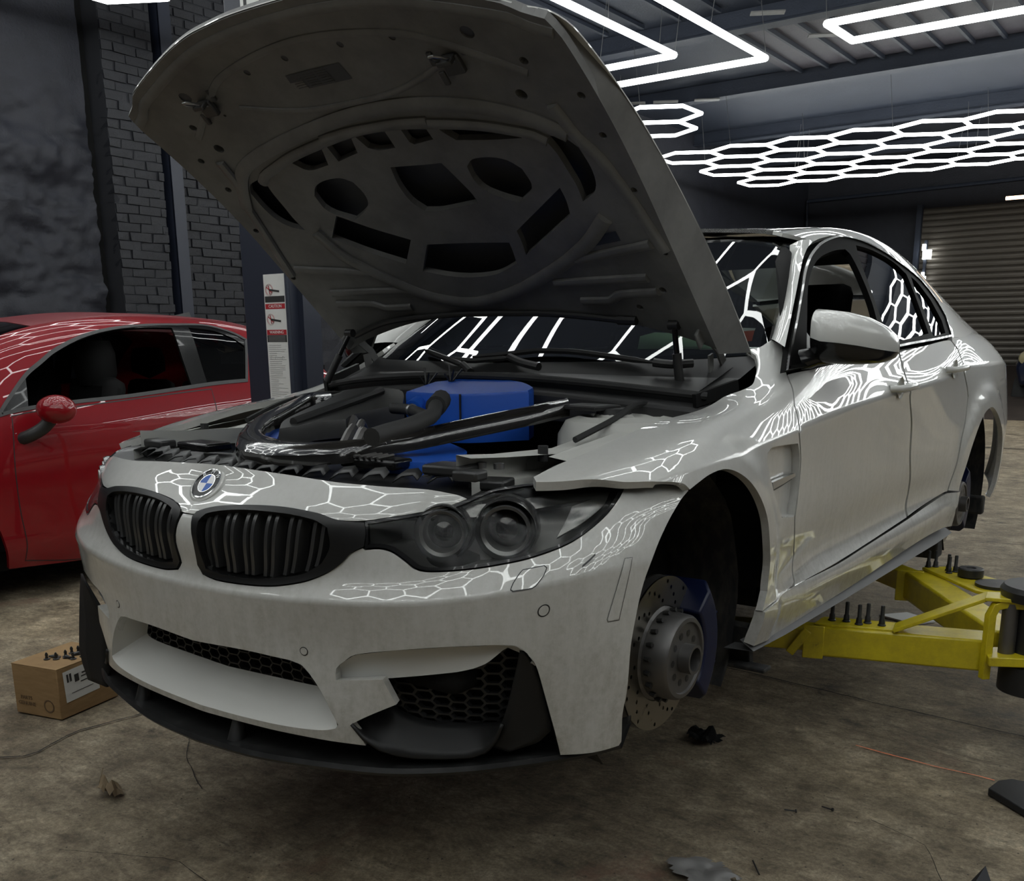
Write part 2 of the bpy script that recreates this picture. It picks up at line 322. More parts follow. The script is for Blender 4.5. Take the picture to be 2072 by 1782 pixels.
class Surf:
    """tensor spline through a grid of points G[row][col]; rows in `crease` are sharp; post() may push points"""
    def __init__(s, G, crease=(), us=None, vs=None, post=None):
        G = np.array(G, float); s.G = G; s.post = post
        s.us = np.concatenate([[0], np.cumsum(np.linalg.norm(np.diff(G, axis=1), axis=2).mean(0))]) if us is None else np.array(us, float)
        s.vs = np.concatenate([[0], np.cumsum(np.linalg.norm(np.diff(G, axis=0), axis=2).mean(1))]) if vs is None else np.array(vs, float)
        cut = [0] + sorted(crease) + [len(G) - 1]
        s.cols = ncs(s.us, G.transpose(1, 0, 2).reshape(G.shape[1], -1))
        s.seg = list(zip(cut[:-1], cut[1:])); s.n = len(G)
    def __call__(s, u, v):
        u = np.clip(np.atleast_1d(np.asarray(u, float)), s.us[0], s.us[-1]); v = np.clip(np.atleast_1d(np.asarray(v, float)), s.vs[0], s.vs[-1])
        R = s.cols(u).reshape(len(u), s.n, 3)           # per point: its column of row points
        out = np.zeros((len(u), 3))
        for a, b in s.seg:
            m = (v >= s.vs[a] - 1e-9) & (v <= s.vs[b] + 1e-9)
            if not m.any(): continue
            t = s.vs[a:b + 1]; Y = R[m][:, a:b + 1]; n = len(t); h = np.diff(t); q = v[m]
            if n > 2:
                A = np.eye(n); C = np.zeros((n, n))
                for i in range(1, n - 1):
                    A[i, i - 1] = h[i - 1]; A[i, i] = 2 * (h[i - 1] + h[i]); A[i, i + 1] = h[i]
                    C[i, i + 1] = 6 / h[i]; C[i, i - 1] = 6 / h[i - 1]; C[i, i] = -6 / h[i] - 6 / h[i - 1]
                M = np.einsum('ij,kjd->kid', np.linalg.solve(A, C), Y)
            else: M = np.zeros_like(Y)
            k = np.clip(np.searchsorted(t, q, side='right') - 1, 0, n - 2); ar = np.arange(len(q))
            hh = h[k][:, None]; al = (t[k + 1] - q)[:, None] / hh; be = 1 - al
            out[m] = al * Y[ar, k] + be * Y[ar, k + 1] + ((al**3 - al) * M[ar, k] + (be**3 - be) * M[ar, k + 1]) * hh**2 / 6
        return s.post(out) if s.post else out
    def normal(s, u, v):
        e = 1.5e-3; u = np.atleast_1d(u); v = np.atleast_1d(v)
        a = s(u + e, v) - s(u - e, v); b = s(u, v + e) - s(u, v - e)
        n = np.cross(a, b); return n / (np.linalg.norm(n, axis=1)[:, None] + 1e-12)
def flare(p):
    """wheel-arch flares: a flat lip about 4 cm wide that melts into the side"""
    p = p.copy()
    for yc, zc, R, h in ((-.045, .36, .375, .014), (2.835, .345, .378, .020)):
        d = np.hypot(p[:, 1] - yc, p[:, 2] - zc) - R
        w = np.where(d < .045, 1, np.exp(-((d - .045) / .05)**2)) * np.clip((p[:, 0] - .78) / .08, 0, 1)
        p[:, 0] += h * w
    return p
FRONT = Surf([
 [(0,-.62,.80),(.2,-.60,.797),(.4,-.555,.79),(.6,-.46,.775),(.72,-.33,.765),(.78,-.2,.76),(.83,-.05,.76)],
 [(0,-.677,.77),(.2,-.662,.765),(.4,-.625,.755),(.618,-.555,.735),(.73,-.42,.737),(.80,-.28,.742),(.87,-.08,.745)],
 [(0,-.705,.72),(.2,-.705,.715),(.41,-.68,.705),(.61,-.60,.69),(.745,-.46,.70),(.84,-.31,.712),(.905,-.1,.715)],
 [(0,-.765,.665),(.2,-.75,.665),(.41,-.71,.66),(.60,-.625,.655),(.76,-.49,.668),(.862,-.34,.68),(.925,-.12,.68)],
 [(0,-.785,.60),(.2,-.765,.60),(.40,-.72,.60),(.60,-.65,.605),(.77,-.52,.628),(.872,-.37,.645),(.932,-.14,.64)],
 [(0,-.775,.535),(.2,-.765,.537),(.385,-.735,.547),(.59,-.672,.56),(.775,-.55,.588),(.882,-.395,.61),(.936,-.16,.60)],
 [(0,-.792,.497),(.2,-.785,.50),(.385,-.762,.508),(.59,-.70,.52),(.78,-.575,.55),(.89,-.41,.575),(.938,-.18,.56)],
 [(0,-.785,.40),(.2,-.775,.40),(.34,-.753,.39),(.57,-.69,.40),(.76,-.575,.40),(.878,-.43,.40),(.935,-.25,.38)],
 [(0,-.78,.30),(.2,-.77,.30),(.38,-.75,.29),(.57,-.675,.28),(.74,-.57,.28),(.86,-.44,.28),(.92,-.3,.28)],
 [(0,-.775,.20),(.2,-.765,.20),(.417,-.735,.20),(.57,-.665,.20),(.72,-.565,.20),(.845,-.45,.20),(.90,-.33,.20)],
 [(0,-.76,.12),(.2,-.75,.12),(.42,-.72,.12),(.56,-.66,.12),(.70,-.56,.12),(.83,-.45,.12),(.88,-.35,.12)],
 [(0,-.75,.06),(.2,-.74,.06),(.42,-.71,.06),(.56,-.65,.06),(.70,-.55,.06),(.82,-.44,.06),(.87,-.34,.06)]], crease=(6,))
_ys = [-.5,-.2,.1,.4,.7,1.1,1.6,2.1,2.5,2.87,3.25,3.6,3.8]
_S = [([.85,.875,.89,.90,.90,.90,.90,.90,.90,.90,.88,.84,.76],[.20,.20,.20,.205,.205,.205,.20,.195,.19,.19,.20,.24,.26]),
 ([.86,.895,.905,.91,.91,.91,.91,.91,.915,.92,.91,.87,.79],[.265]*11+[.28,.30]),
 ([.87,.91,.925,.922,.92,.918,.918,.92,.925,.935,.925,.88,.8],[.325]*13),
 ([.875,.915,.93,.915,.90,.895,.895,.90,.92,.94,.93,.885,.81],[.37]*13),
 ([.89,.925,.935,.92,.90,.895,.895,.905,.925,.945,.94,.895,.82],[.50]*13),
 ([.885,.92,.932,.918,.905,.902,.902,.912,.93,.95,.94,.89,.81],[.63,.65,.65]+[.66]*10),
 ([.83,.895,.915,.915,.917,.917,.918,.918,.917,.93,.915,.86,.79],[.69,.745,.765,.78,.795,.825,.848,.87,.90,.90,.90,.89,.87]),
 ([.79,.86,.885,.89,.895,.893,.893,.89,.88,.88,.865,.82,.75],[.72,.775,.80,.825,.865,.885,.905,.925,.95,.955,.955,.95,.93]),
 ([.76,.82,.845,.85,.865,.862,.86,.855,.84,.82,.80,.75,.70],[.735,.79,.83,.87,.935,.97,1.0,1.02,1.028,1.03,1.03,1.02,.99]),
 ([.70,.73,.735,.725,.715,.81,.81,.80,.79,.76,.72,.66,.6],[.75,.80,.843,.882,1.03,1.07,1.10,1.12,1.12,1.08,1.07,1.05,1.01])]
SIDE = Surf([[(x, y, z) for x, y, z in zip(X, _ys, Z)] for X, Z in _S], crease=(6,), us=_ys, post=flare)
_yc = [.4,.8,1.2,1.7,2.2,2.7,3.1,3.5,3.8]
_C = [([.86,.862,.865,.862,.855,.83,.80,.77,.75],[.93,.955,.975,1.0,1.015,1.03,1.03,1.02,1.0]),
 ([.76,.76,.765,.765,.755,.735,.70,.67,.66],[1.15,1.16,1.17,1.19,1.195,1.19,1.16,1.10,1.04]),
 ([.63,.63,.635,.64,.635,.62,.60,.58,.57],[1.33,1.335,1.34,1.378,1.375,1.325,1.245,1.14,1.06]),
 ([.565,.565,.567,.575,.57,.555,.535,.52,.52],[1.362,1.366,1.372,1.42,1.427,1.377,1.298,1.18,1.09]),
 ([.45,.45,.45,.45,.45,.44,.43,.42,.42],[1.382,1.386,1.39,1.435,1.443,1.393,1.312,1.20,1.11]),
 ([.2,.2,.2,.2,.2,.2,.2,.2,.2],[1.40,1.40,1.405,1.448,1.456,1.408,1.33,1.215,1.12]),
 ([0]*9,[1.403,1.403,1.408,1.451,1.46,1.412,1.333,1.218,1.122])]
CABIN = Surf([[(x, y, z) for x, y, z in zip(X, _yc, Z)] for X, Z in _C], us=_yc)
SCREEN = Surf([
 [(-.78,.70,.98),(-.6,.49,.965),(-.3,.37,.958),(0,.345,.955),(.3,.37,.958),(.6,.49,.965),(.78,.70,.98)],
 [(-.73,.97,1.13),(-.56,.82,1.15),(-.28,.76,1.165),(0,.745,1.17),(.28,.76,1.165),(.56,.82,1.15),(.73,.97,1.13)],
 [(-.64,1.22,1.325),(-.48,1.185,1.352),(-.25,1.17,1.368),(0,1.165,1.373),(.25,1.17,1.368),(.48,1.185,1.352),(.64,1.22,1.325)]])
# the raised bonnet: s runs forward from its rear edge, n is its outward (painted) side
HO = np.array([0, .60, .985]); HS = np.array([0, -.755, .656]); HN = np.array([0, .656, .755])
def hood_in(x, s): return -.02 - .12 * x * x - .2 * np.maximum(0, s - .6)**2
def hood_out(x, s): return np.maximum(.005 + .125 * s - .2 * s * s + .05 * (1 - (x / .72)**2) * np.clip(1.6 - s, 0, 1), hood_in(x, s) + .006)
class Hood:
    us = np.array([-.8, .8]); vs = np.array([-.12, 1.5])
    def __init__(s, f, off=0.): s.f = f; s.off = off
    def __call__(s, u, v):
        u = np.atleast_1d(np.asarray(u, float)); v = np.atleast_1d(np.asarray(v, float)); n = s.f(u, v) + s.off
        return HO + np.stack([u, 0 * u, 0 * u], -1) + v[:, None] * HS + n[:, None] * HN
    normal = Surf.normal
HIN = Hood(hood_in); HOUT = Hood(hood_out)
class Shift:
    """a surface moved along y by dy"""
    def __init__(s, S, dy, dz=0.): s.S, s.dy, s.dz, s.us, s.vs = S, dy, dz, S.us, S.vs
    def __call__(s, u, v): return s.S(u, v) + np.array([0, s.dy, s.dz])
    normal = Surf.normal
# the small red hatchback, in its own frame (its origin stands at x -3.86 in the room)
_fy = [-.62, -.3, 0, .35, .8, 1.3, 1.8, 2.3, 2.75]
_FR = [([.66,.72,.74,.75,.75,.75,.75,.74,.66],[.18,.17,.16,.16,.16,.16,.16,.17,.20]),
 ([.72,.77,.80,.79,.785,.785,.79,.80,.72],[.27]*9), ([.74,.79,.815,.80,.795,.795,.80,.815,.74],[.40]*9),
 ([.74,.79,.815,.81,.805,.805,.81,.82,.75],[.60]*9), ([.70,.77,.80,.805,.805,.805,.805,.80,.73],[.76,.79,.80,.82,.84,.85,.86,.87,.87]),
 ([.62,.70,.745,.775,.78,.78,.78,.77,.70],[.84,.88,.90,.93,.955,.97,.985,1.0,1.0]), ([.55,.62,.68,.705,.705,.705,.70,.69,.62],[.88,.93,.98,1.09,1.15,1.17,1.18,1.16,1.10]),
 ([.5,.55,.60,.61,.60,.60,.60,.59,.53],[.90,.96,1.04,1.22,1.335,1.375,1.365,1.31,1.17]), ([.4,.45,.50,.50,.50,.50,.50,.49,.44],[.92,.98,1.08,1.27,1.40,1.445,1.435,1.375,1.22]),
 ([.2,.22,.25,.25,.25,.25,.25,.25,.22],[.93,.995,1.10,1.29,1.43,1.478,1.468,1.405,1.245]), ([0]*9,[.935,1.0,1.105,1.295,1.438,1.488,1.478,1.415,1.25])]
HATCH = Surf([[(x, y, z) for x, y, z in zip(X, _fy, Z)] for X, Z in _FR], us=_fy)

# outlines in surface coordinates, taken once from the photograph
TR = {'nose':[(0.043,0.0904),(0.1955,0.0926),(0.3535,0.0965),(0.4413,0.0914),(0.5362,0.0821),(0.5985,0.0877),(0.6248,0.0963),(0.6041,0.1098),(0.559,0.1298),(0.5044,0.1509),(0.4517,0.1692),(0.3958,0.1744),(0.3517,0.1652),(0.2653,0.1616),(0.1694,0.1677),(0.0891,0.1769),(0.0463,0.1861),(0.0257,0.197)],
'kid_out':[(0.0229,0.2038),(0.0294,0.1939),(0.0519,0.1866),(0.0912,0.1788),(0.1712,0.1697),(0.2666,0.1636),(0.3527,0.1674),(0.4064,0.1766),(0.4569,0.1748),(0.4677,0.1995),(0.4696,0.2253),(0.4457,0.2383),(0.427,0.2636),(0.4029,0.2841),(0.3604,0.3017),(0.2814,0.3144),(0.1965,0.3177),(0.0939,0.3173),(0.0463,0.3096),(0.0318,0.2922),(0.0356,0.2527),(0.0295,0.2257)],
'kid_in':[(0.0473,0.2115),(0.0615,0.1964),(0.1115,0.186),(0.1796,0.1793),(0.2845,0.1768),(0.3506,0.1823),(0.3836,0.1948),(0.3963,0.2296),(0.3856,0.2642),(0.3447,0.2887),(0.2237,0.3036),(0.1161,0.3046),(0.0585,0.2974),(0.0504,0.2605)],
'lamp':[(0.4571,0.1723),(0.5065,0.1533),(0.5593,0.1323),(0.6064,0.1121),(0.6283,0.0986),(0.6535,0.0816),(0.6783,0.0704),(0.7689,0.0636),(0.9024,0.0854),(0.9789,0.0994),(1.0024,0.1129),(0.9731,0.1505),(0.9341,0.2053),(0.8798,0.251),(0.8079,0.2719),(0.7387,0.2772),(0.6716,0.2776),(0.6115,0.2735),(0.5869,0.2652),(0.5627,0.2485),(0.5304,0.2301),(0.5021,0.2244),(0.4724,0.228)],
'intake':[(0.0369,0.5276),(0.1824,0.5208),(0.3463,0.5115),(0.3845,0.5162),(0.4011,0.5343),(0.4151,0.573),(0.4159,0.6165),(0.4165,0.6468),(0.405,0.6564),(0.3556,0.6685),(0.222,0.6795),(0.0275,0.6816)],
'outer':[(0.4713,0.5153),(0.4899,0.4974),(0.5137,0.4786),(0.5826,0.4646),(0.6821,0.4522),(0.766,0.4493),(0.8005,0.4531),(0.8227,0.4676),(0.8435,0.4946),(0.8644,0.5448),(0.8959,0.6261),(0.9281,0.7081)],
'pillar':[(0.464,0.5418),(0.5586,0.53),(0.5755,0.5801),(0.5684,0.5765),(0.4533,0.6404)],
'bumpbot':[(0.0234,0.6973),(0.2186,0.694),(0.3158,0.6906),(0.4155,0.6881),(0.4678,0.6884)],
'legbot':[(0.9283,0.7096),(1.0155,0.7126),(1.1153,0.7112)],
'archf':[(1.1205,0.7029),(1.0844,0.6361),(1.0705,0.5733),(1.0484,0.4797),(1.0488,0.4138),(1.0546,0.376),(1.0694,0.3349),(1.0885,0.2742),(1.1066,0.2192),(1.1284,0.1788),(1.1523,0.1552)],
'lampseam':[(1.0085,0.1052),(1.0816,0.1201),(1.1412,0.1384)],
'tow':[(0.793,0.2998),(0.8336,0.2994),(0.8404,0.3066),(0.8378,0.3224),(0.8257,0.3429),(0.8196,0.3464),(0.7846,0.3447),(0.7793,0.3399),(0.7807,0.3271),(0.7891,0.3052)],
'marker':[(1.002,0.3233),(1.0204,0.3239),(1.0058,0.4302),(0.9794,0.4308),(0.9763,0.4259)],
'sens1':[(0.8455,0.3917)],
'sens2':[(0.4008,0.4803)],
'logo':[(0.002,0.1414)],
'scuff':[(0.9367,0.2995),(0.9257,0.3107),(0.9111,0.3224)],
'fender':[(-0.4569,0.8339),(-0.4049,0.7586),(-0.3246,0.6698),(-0.2472,0.6338),(-0.1667,0.5853),(-0.1458,0.5527),(-0.1096,0.5685),(-0.0503,0.5892),(0.0154,0.593),(0.0695,0.5746),(0.1398,0.5272),(0.2158,0.4542),(0.2713,0.3852),(0.3017,0.3135),(0.3254,0.2517),(0.3236,0.1854),(0.2825,0.1394),(0.3572,0.1453),(0.4685,0.1435),(0.5583,0.1486),(0.5769,0.1548),(0.5961,0.2319),(0.5478,0.3352),(0.5581,0.3886),(0.5715,0.4558),(0.5691,0.5128),(0.5314,0.6242),(0.5527,0.6803),(0.5507,0.7033),(0.5913,0.7738),(0.6083,0.7881),(0.6265,0.7993),(0.7417,0.84),(0.7325,0.8626),(0.6729,0.8645),(0.6349,0.8766),(0.6287,0.8599),(0.6011,0.8487),(0.54,0.8349),(0.4871,0.8263),(0.4448,0.8357),(0.3873,0.8574)],
'vent':[(0.3471,0.6007),(0.5382,0.5782),(0.5637,0.5191),(0.5695,0.4382),(0.5448,0.3447),(0.4306,0.3598),(0.351,0.4456),(0.3099,0.5443),(0.3123,0.5838)],
'gill':[(0.3628,0.4655),(0.4984,0.4653),(0.5486,0.4664),(0.5543,0.4564),(0.4582,0.4469),(0.3704,0.4435)],
'door1':[(0.6197,0.7929),(0.739,0.7754),(0.9484,0.7665),(1.2859,0.7603),(1.6033,0.7573),(1.6046,0.7107),(1.6104,0.6147),(1.704,0.5107),(1.738,0.3867),(1.8125,0.2479),(1.7878,0.1614),(1.2869,0.1478),(0.9427,0.1411),(0.5735,0.1425),(0.5839,0.1534),(0.6064,0.2299),(0.5574,0.3338),(0.5672,0.3874),(0.5802,0.4548),(0.5776,0.5116),(0.539,0.6227),(0.5589,0.6791),(0.5566,0.7018),(0.595,0.7723)],
'door2':[(1.6205,0.7564),(1.9626,0.759),(2.4354,0.7632),(2.5126,0.7252),(2.484,0.674),(2.4242,0.6251),(2.4824,0.5807),(2.5032,0.5507),(2.475,0.4819),(2.4254,0.4022),(2.3893,0.2866),(2.3552,0.1928),(2.1134,0.1791),(1.8119,0.1636),(1.8273,0.246),(1.7577,0.3848),(1.7241,0.5093),(1.6303,0.6133),(1.622,0.7098)],
'quarter':[(2.4598,0.7647),(2.5352,0.7263),(2.499,0.6728),(2.441,0.624),(2.498,0.58),(2.5182,0.55),(2.4855,0.4814),(2.4335,0.4017),(2.396,0.286),(2.3624,0.1964),(2.4593,0.1836),(2.5059,0.2752),(2.5474,0.3636),(2.6172,0.4426),(2.7031,0.4895),(2.8,0.5054),(2.8774,0.4971)],
'sill':[(0.2864,0.1357),(0.3566,0.1426),(0.5551,0.1449),(0.9376,0.1374),(1.2805,0.1438),(1.7769,0.1554),(2.1129,0.171),(2.3468,0.1852),(2.4593,0.1793),(2.3918,0.1112),(2.4095,0.0415),(2.0328,0.0472),(1.5731,0.0423),(1.0283,0.031),(0.4689,0.0317),(0.2719,0.0476)],
'dlo':[(0.5604,0.0045),(0.6628,0.0698),(0.7493,0.1164),(0.8679,0.1788),(1.0282,0.2563),(1.1761,0.3084),(1.3676,0.3543),(1.5839,0.3798),(1.7162,0.3748),(1.8953,0.3551),(2.1472,0.3205),(2.4145,0.2683),(2.5195,0.189),(2.5475,0.0991),(2.4786,0.0068),(1.6659,0),(1.2816,0),(0.9627,0.0016),(0.7431,0.0011)],
'glass1':[(0.8646,0.127),(0.9845,0.2061),(1.1073,0.2585),(1.2481,0.2975),(1.4201,0.3201),(1.5452,0.3243),(1.5636,0.3079),(1.5439,0.2264),(1.5222,0.1521),(1.4478,0.0202),(1.0127,0.0169),(0.7993,0.0151),(0.7223,0.0166)],
'glass2':[(1.7005,0.3407),(1.8721,0.3293),(2.1038,0.303),(2.2189,0.2677),(2.1662,0.1632),(2.1024,0.0348),(1.7438,0.0226),(1.5501,0.0212),(1.5507,0.1112),(1.5891,0.2203),(1.6296,0.2896)],
'glass3':[(2.2802,0.2628),(2.3485,0.2419),(2.4256,0.1744),(2.4397,0.0797),(2.3971,0.0276),(2.1549,0.023),(2.2111,0.1284),(2.2251,0.2025)],
'pillscr':[(1.5215,0.1287),(1.517,0.2074),(1.5121,0.3065),(1.5073,0.4451),(1.5053,0.6191),(1.5079,0.7305),(1.504,0.7966)],
'pilldlo':[(0.6123,0.0578),(0.7123,0.1111),(0.7816,0.1473),(0.8843,0.1981),(0.9585,0.2335),(1.0933,0.2935),(1.2133,0.3363),(1.3166,0.3626)],
'raildlo':[(1.3166,0.3626),(1.4222,0.3796),(1.6169,0.3944),(1.7437,0.3865),(1.9228,0.3663),(2.1759,0.3318),(2.4473,0.2808),(2.5469,0.1999),(2.5757,0.1014),(2.5099,0.0056)],
'hoodrim':[(0.0841,1.3111),(-0.0143,1.3123),(-0.1175,1.3111),(-0.1969,1.3049),(-0.2712,1.2971),(-0.3564,1.2793),(-0.4606,1.2498),(-0.5443,1.2226),(-0.6086,1.1988),(-0.6423,1.1727),(-0.6707,1.1441)],
'cA':[(-0.3503,0.6615),(-0.256,0.5949),(-0.1513,0.5367),(-0.2314,0.4495),(-0.3357,0.5144),(-0.4266,0.5867)],
'cA2':[(0.2333,0.5395),(0.3474,0.6122),(0.4502,0.6789),(0.4483,0.638),(0.4369,0.5898),(0.3248,0.5184),(0.2166,0.4509),(0.2279,0.4977)],
'cC':[(-0.1062,0.513),(0.0458,0.5056),(0.1849,0.4992),(0.1774,0.46),(0.166,0.42),(0.0717,0.3818),(-0.0272,0.3744),(-0.108,0.3868),(-0.1879,0.4152)],
'cS':[(0.4686,0.8567),(0.4913,0.8425),(0.5458,0.8303),(0.5721,0.8008),(0.5751,0.7367),(0.5625,0.6845),(0.5324,0.6512),(0.4985,0.6343),(0.5048,0.6848),(0.5032,0.7181),(0.4987,0.7904),(0.4834,0.8397)],
'cR':[(-0.0309,0.791),(0.085,0.784),(0.1416,0.7832),(0.1738,0.6708),(0.1728,0.641),(0.0354,0.6274),(-0.0221,0.6316),(-0.0463,0.6691),(-0.0492,0.7258)],
'cH':[(0.2027,0.763),(0.2346,0.7846),(0.294,0.7863),(0.3392,0.7725),(0.3682,0.7434),(0.3701,0.6953),(0.3514,0.6683),(0.2983,0.6353),(0.2474,0.6559),(0.2079,0.6838),(0.196,0.7208)],
'cT1':[(0.1864,0.9116),(0.2511,0.9019),(0.3282,0.888),(0.4101,0.8543),(0.4249,0.8369),(0.3285,0.8392),(0.2263,0.8481),(0.2041,0.8749)],
'cT2':[(0.0823,0.9231),(0.1275,0.9178),(0.1596,0.9075),(0.1577,0.8594),(0.0877,0.8515),(0.0779,0.8617)],
'cT3':[(-0.0814,0.9212),(-0.0182,0.9274),(0.0289,0.9191),(0.0207,0.8496),(-0.0395,0.8502),(-0.0654,0.8638)],
'cT4':[(-0.1912,0.9034),(-0.1143,0.9155),(-0.0922,0.9051),(-0.1112,0.8536),(-0.1942,0.838)],
'cT5':[(-0.3506,0.8716),(-0.2904,0.8902),(-0.2093,0.9009),(-0.2367,0.8337),(-0.3009,0.8277),(-0.3262,0.8365)],
'hole':[(0.4753,1.1416),(-0.4671,1.1448),(0.5029,0.9624),(-0.532,0.9695),(0.5684,1.0515),(-0.542,1.0538),(0.6603,0.9488),(-0.6264,0.9486),(0.6577,0.8349),(-0.6335,0.8334),(0.6661,0.6715),(-0.6701,0.6717),(0.6721,0.4744),(-0.6823,0.4705),(0.607,1.1721),(0.6709,1.1253),(-0.0719,1.1702),(-0.2164,1.1602),(0.1149,1.1704),(0.2707,1.1613),(-0.4099,1.0609),(0.6114,0.3363),(0.5079,0.2597),(0.6051,0.2126)],
'latch':[(0.3849,1.0707),(-0.4236,1.0999)],
'label1':[(-0.1177,1.1242),(0.0669,1.1254),(0.0661,1.0745),(-0.0832,1.0743),(-0.0832,1.0985),(-0.1236,1.1007)],
'label2':[(0.4653,0.519),(0.5532,0.5394),(0.5551,0.5077),(0.4663,0.4862)],
'ridge':[(-0.5697,0.9294),(-0.5757,0.8897),(-0.5862,0.8368),(-0.6177,0.7747),(-0.6401,0.6801),(-0.6556,0.604),(-0.677,0.4811)],
'ridge1':[(-0.4977,0.8271),(-0.4713,0.8477),(-0.423,0.8626),(-0.3329,0.887),(-0.2177,0.9059),(-0.0765,0.9233),(0.0758,0.9259),(0.1847,0.9181)],
'ridgeU':[(-0.465,0.6181),(-0.4289,0.5092),(-0.3177,0.3852),(-0.2111,0.3071),(-0.0758,0.2742),(0.0943,0.3092),(0.3041,0.4058),(0.4478,0.4978),(0.542,0.583)],
'ridgeT':[(-0.6281,0.7582),(-0.567,0.8431),(-0.5129,0.8879),(-0.4131,0.9193),(-0.2108,0.9533),(0.0061,0.9775),(0.2006,0.9724),(0.3777,0.9391),(0.4939,0.8916),(0.5655,0.8434)],
'rib1':[(0.38,0.435),(0.5619,0.4793),(0.6446,0.5023)],
'rib2':[(0.2629,0.3448),(0.4428,0.3628),(0.5849,0.3807)],
'rib3':[(0.3232,0.2746),(0.4282,0.2847),(0.4594,0.3075),(0.5977,0.3317)],
'rib4':[(-0.6667,0.4714),(-0.4758,0.4475),(-0.4215,0.4379)],
'rib5':[(-0.616,0.3738),(-0.4195,0.3562),(-0.3243,0.3468)],
'wa':[(0.4598,0.6376),(0.4737,0.6703),(0.5091,0.6953),(0.5518,0.7071),(0.6066,0.7133),(0.6821,0.7135),(0.7444,0.7093),(0.774,0.695),(0.7879,0.665),(0.7952,0.6173)],
'wb':[(0.3671,0.6755),(0.4338,0.6431),(0.5034,0.6094),(0.5075,0.6219),(0.5267,0.633),(0.5566,0.6442),(0.5917,0.6498),(0.6507,0.6509),(0.7077,0.6507),(0.7472,0.649)],
'wc':[(0.7945,0.4676),(0.792,0.4981),(0.7878,0.533),(0.7836,0.5698),(0.7775,0.6113),(0.7704,0.6593),(0.762,0.6941)],
'wd':[(0.8093,0.4708),(0.8321,0.5003),(0.8529,0.5517),(0.8696,0.6),(0.8853,0.6465),(0.864,0.6789),(0.8071,0.7036)],
'ledge':[(0.4424,0.5511),(0.508,0.5411),(0.5667,0.532),(0.6227,0.5226),(0.6858,0.5119),(0.7152,0.5038),(0.7378,0.4933),(0.7551,0.4771),(0.7719,0.4603)],
'omesh':[(0.4906,0.5434),(0.5904,0.5231),(0.6842,0.502),(0.7566,0.4644),(0.778,0.4955),(0.77,0.5684),(0.7528,0.6592),(0.6147,0.6624),(0.5439,0.6466),(0.5061,0.6197)],
'lring1':[(0.6042,0.1969)],
'lring2':[(0.7254,0.1998)],
'rear_edge':[(-0.7067,0.1675),(-0.5927,0.2334),(-0.4868,0.2322),(-0.3622,0.2311),(-0.1105,0.2167),(0.1487,0.2078),(0.2873,0.199),(0.4834,0.1815),(0.6301,0.1447),(0.7039,0.1338),(0.7815,0.1018)],
'brace_o':[(-0.4472,0.1071,0.8699),(-0.5502,0.1106,0.8703),(-0.4719,-0.0468,0.8514),(-0.3875,-0.2169,0.831),(-0.2983,-0.3511,0.8149),(-0.1836,-0.4756,0.7999),(-0.1177,-0.532,0.7932),(-0.046,-0.5767,0.7878),(0.0807,-0.5971,0.7854),(0.17,-0.5726,0.7883),(0.2632,-0.5212,0.7945),(0.3001,-0.4088,0.8079),(0.3341,-0.338,0.8164),(0.3838,-0.1757,0.8359),(0.4342,-0.0278,0.8537),(0.4581,0.0962,0.8685)],
'brace_i':[(-0.3817,0.0544,0.8635),(-0.453,0.0432,0.8622),(-0.3677,-0.1032,0.8446),(-0.2804,-0.2622,0.8255),(-0.2152,-0.3464,0.8154),(-0.141,-0.4213,0.8064),(-0.0768,-0.4618,0.8016),(0.0402,-0.4918,0.798),(0.1435,-0.4767,0.7998),(0.2108,-0.4314,0.8052),(0.2531,-0.3576,0.8141),(0.283,-0.2788,0.8235),(0.3232,-0.097,0.8454),(0.3735,0.0597,0.8642),(0.4122,0.1405,0.8739)],
'cover':[(-0.0399,-0.4584,0.825),(-0.1209,-0.3725,0.8353),(-0.1927,-0.2385,0.8514),(-0.2626,-0.0869,0.8696),(-0.3409,0.0832,0.89),(-0.285,0.1271,0.8952),(-0.1858,0.1215,0.8946),(-0.1182,0.0864,0.8904),(-0.0376,0.0054,0.8807),(0.0457,-0.0911,0.8691),(0.0322,-0.1604,0.8608),(0.0225,-0.2615,0.8486),(0.0524,-0.3163,0.842),(-0.0032,-0.3739,0.8351),(-0.0146,-0.4213,0.8294)],
'box':[(-0.0164,-0.0131,0.8957),(-0.0719,0.178,0.9148),(-0.0009,0.2829,0.9253),(0.2009,0.2219,0.9192),(0.3313,0.1136,0.9084),(0.3512,0.0622,0.9032),(0.1906,-0.0254,0.8945)],
'blue1':[(-0.135,-0.3493,0.7831),(-0.1686,-0.2862,0.7907),(-0.1454,-0.254,0.7945),(-0.0703,-0.2495,0.7951),(0.0511,-0.2904,0.7902),(0.0676,-0.3351,0.7848),(0.0032,-0.3757,0.7799)],
'blue2':[(-0.2367,-0.3358,0.7847),(-0.35,-0.2245,0.7981),(-0.4332,-0.1148,0.8112),(-0.4503,-0.0627,0.8175),(-0.3181,-0.2029,0.8007),(-0.1779,-0.3473,0.7833)],
'blue3':[(0.1694,-0.3699,0.768),(0.112,-0.2018,0.768),(0.1191,-0.0927,0.768),(0.1761,-0.0578,0.768),(0.3535,-0.2036,0.768),(0.4435,-0.3543,0.768),(0.4182,-0.4368,0.768),(0.3069,-0.4629,0.768)],
'shroud':[(-0.5567,-0.5387,0.76),(-0.6341,-0.4279,0.76),(-0.4277,-0.4133,0.76),(-0.2491,-0.4221,0.76),(-0.0321,-0.4753,0.76),(0.1456,-0.4136,0.76),(0.3485,-0.357,0.76),(0.4286,-0.2238,0.76),(0.6101,-0.4988,0.76),(0.7064,-0.6696,0.76),(0.5162,-0.698,0.76),(0.268,-0.6804,0.76),(-0.0078,-0.672,0.76),(-0.2906,-0.6749,0.76)],
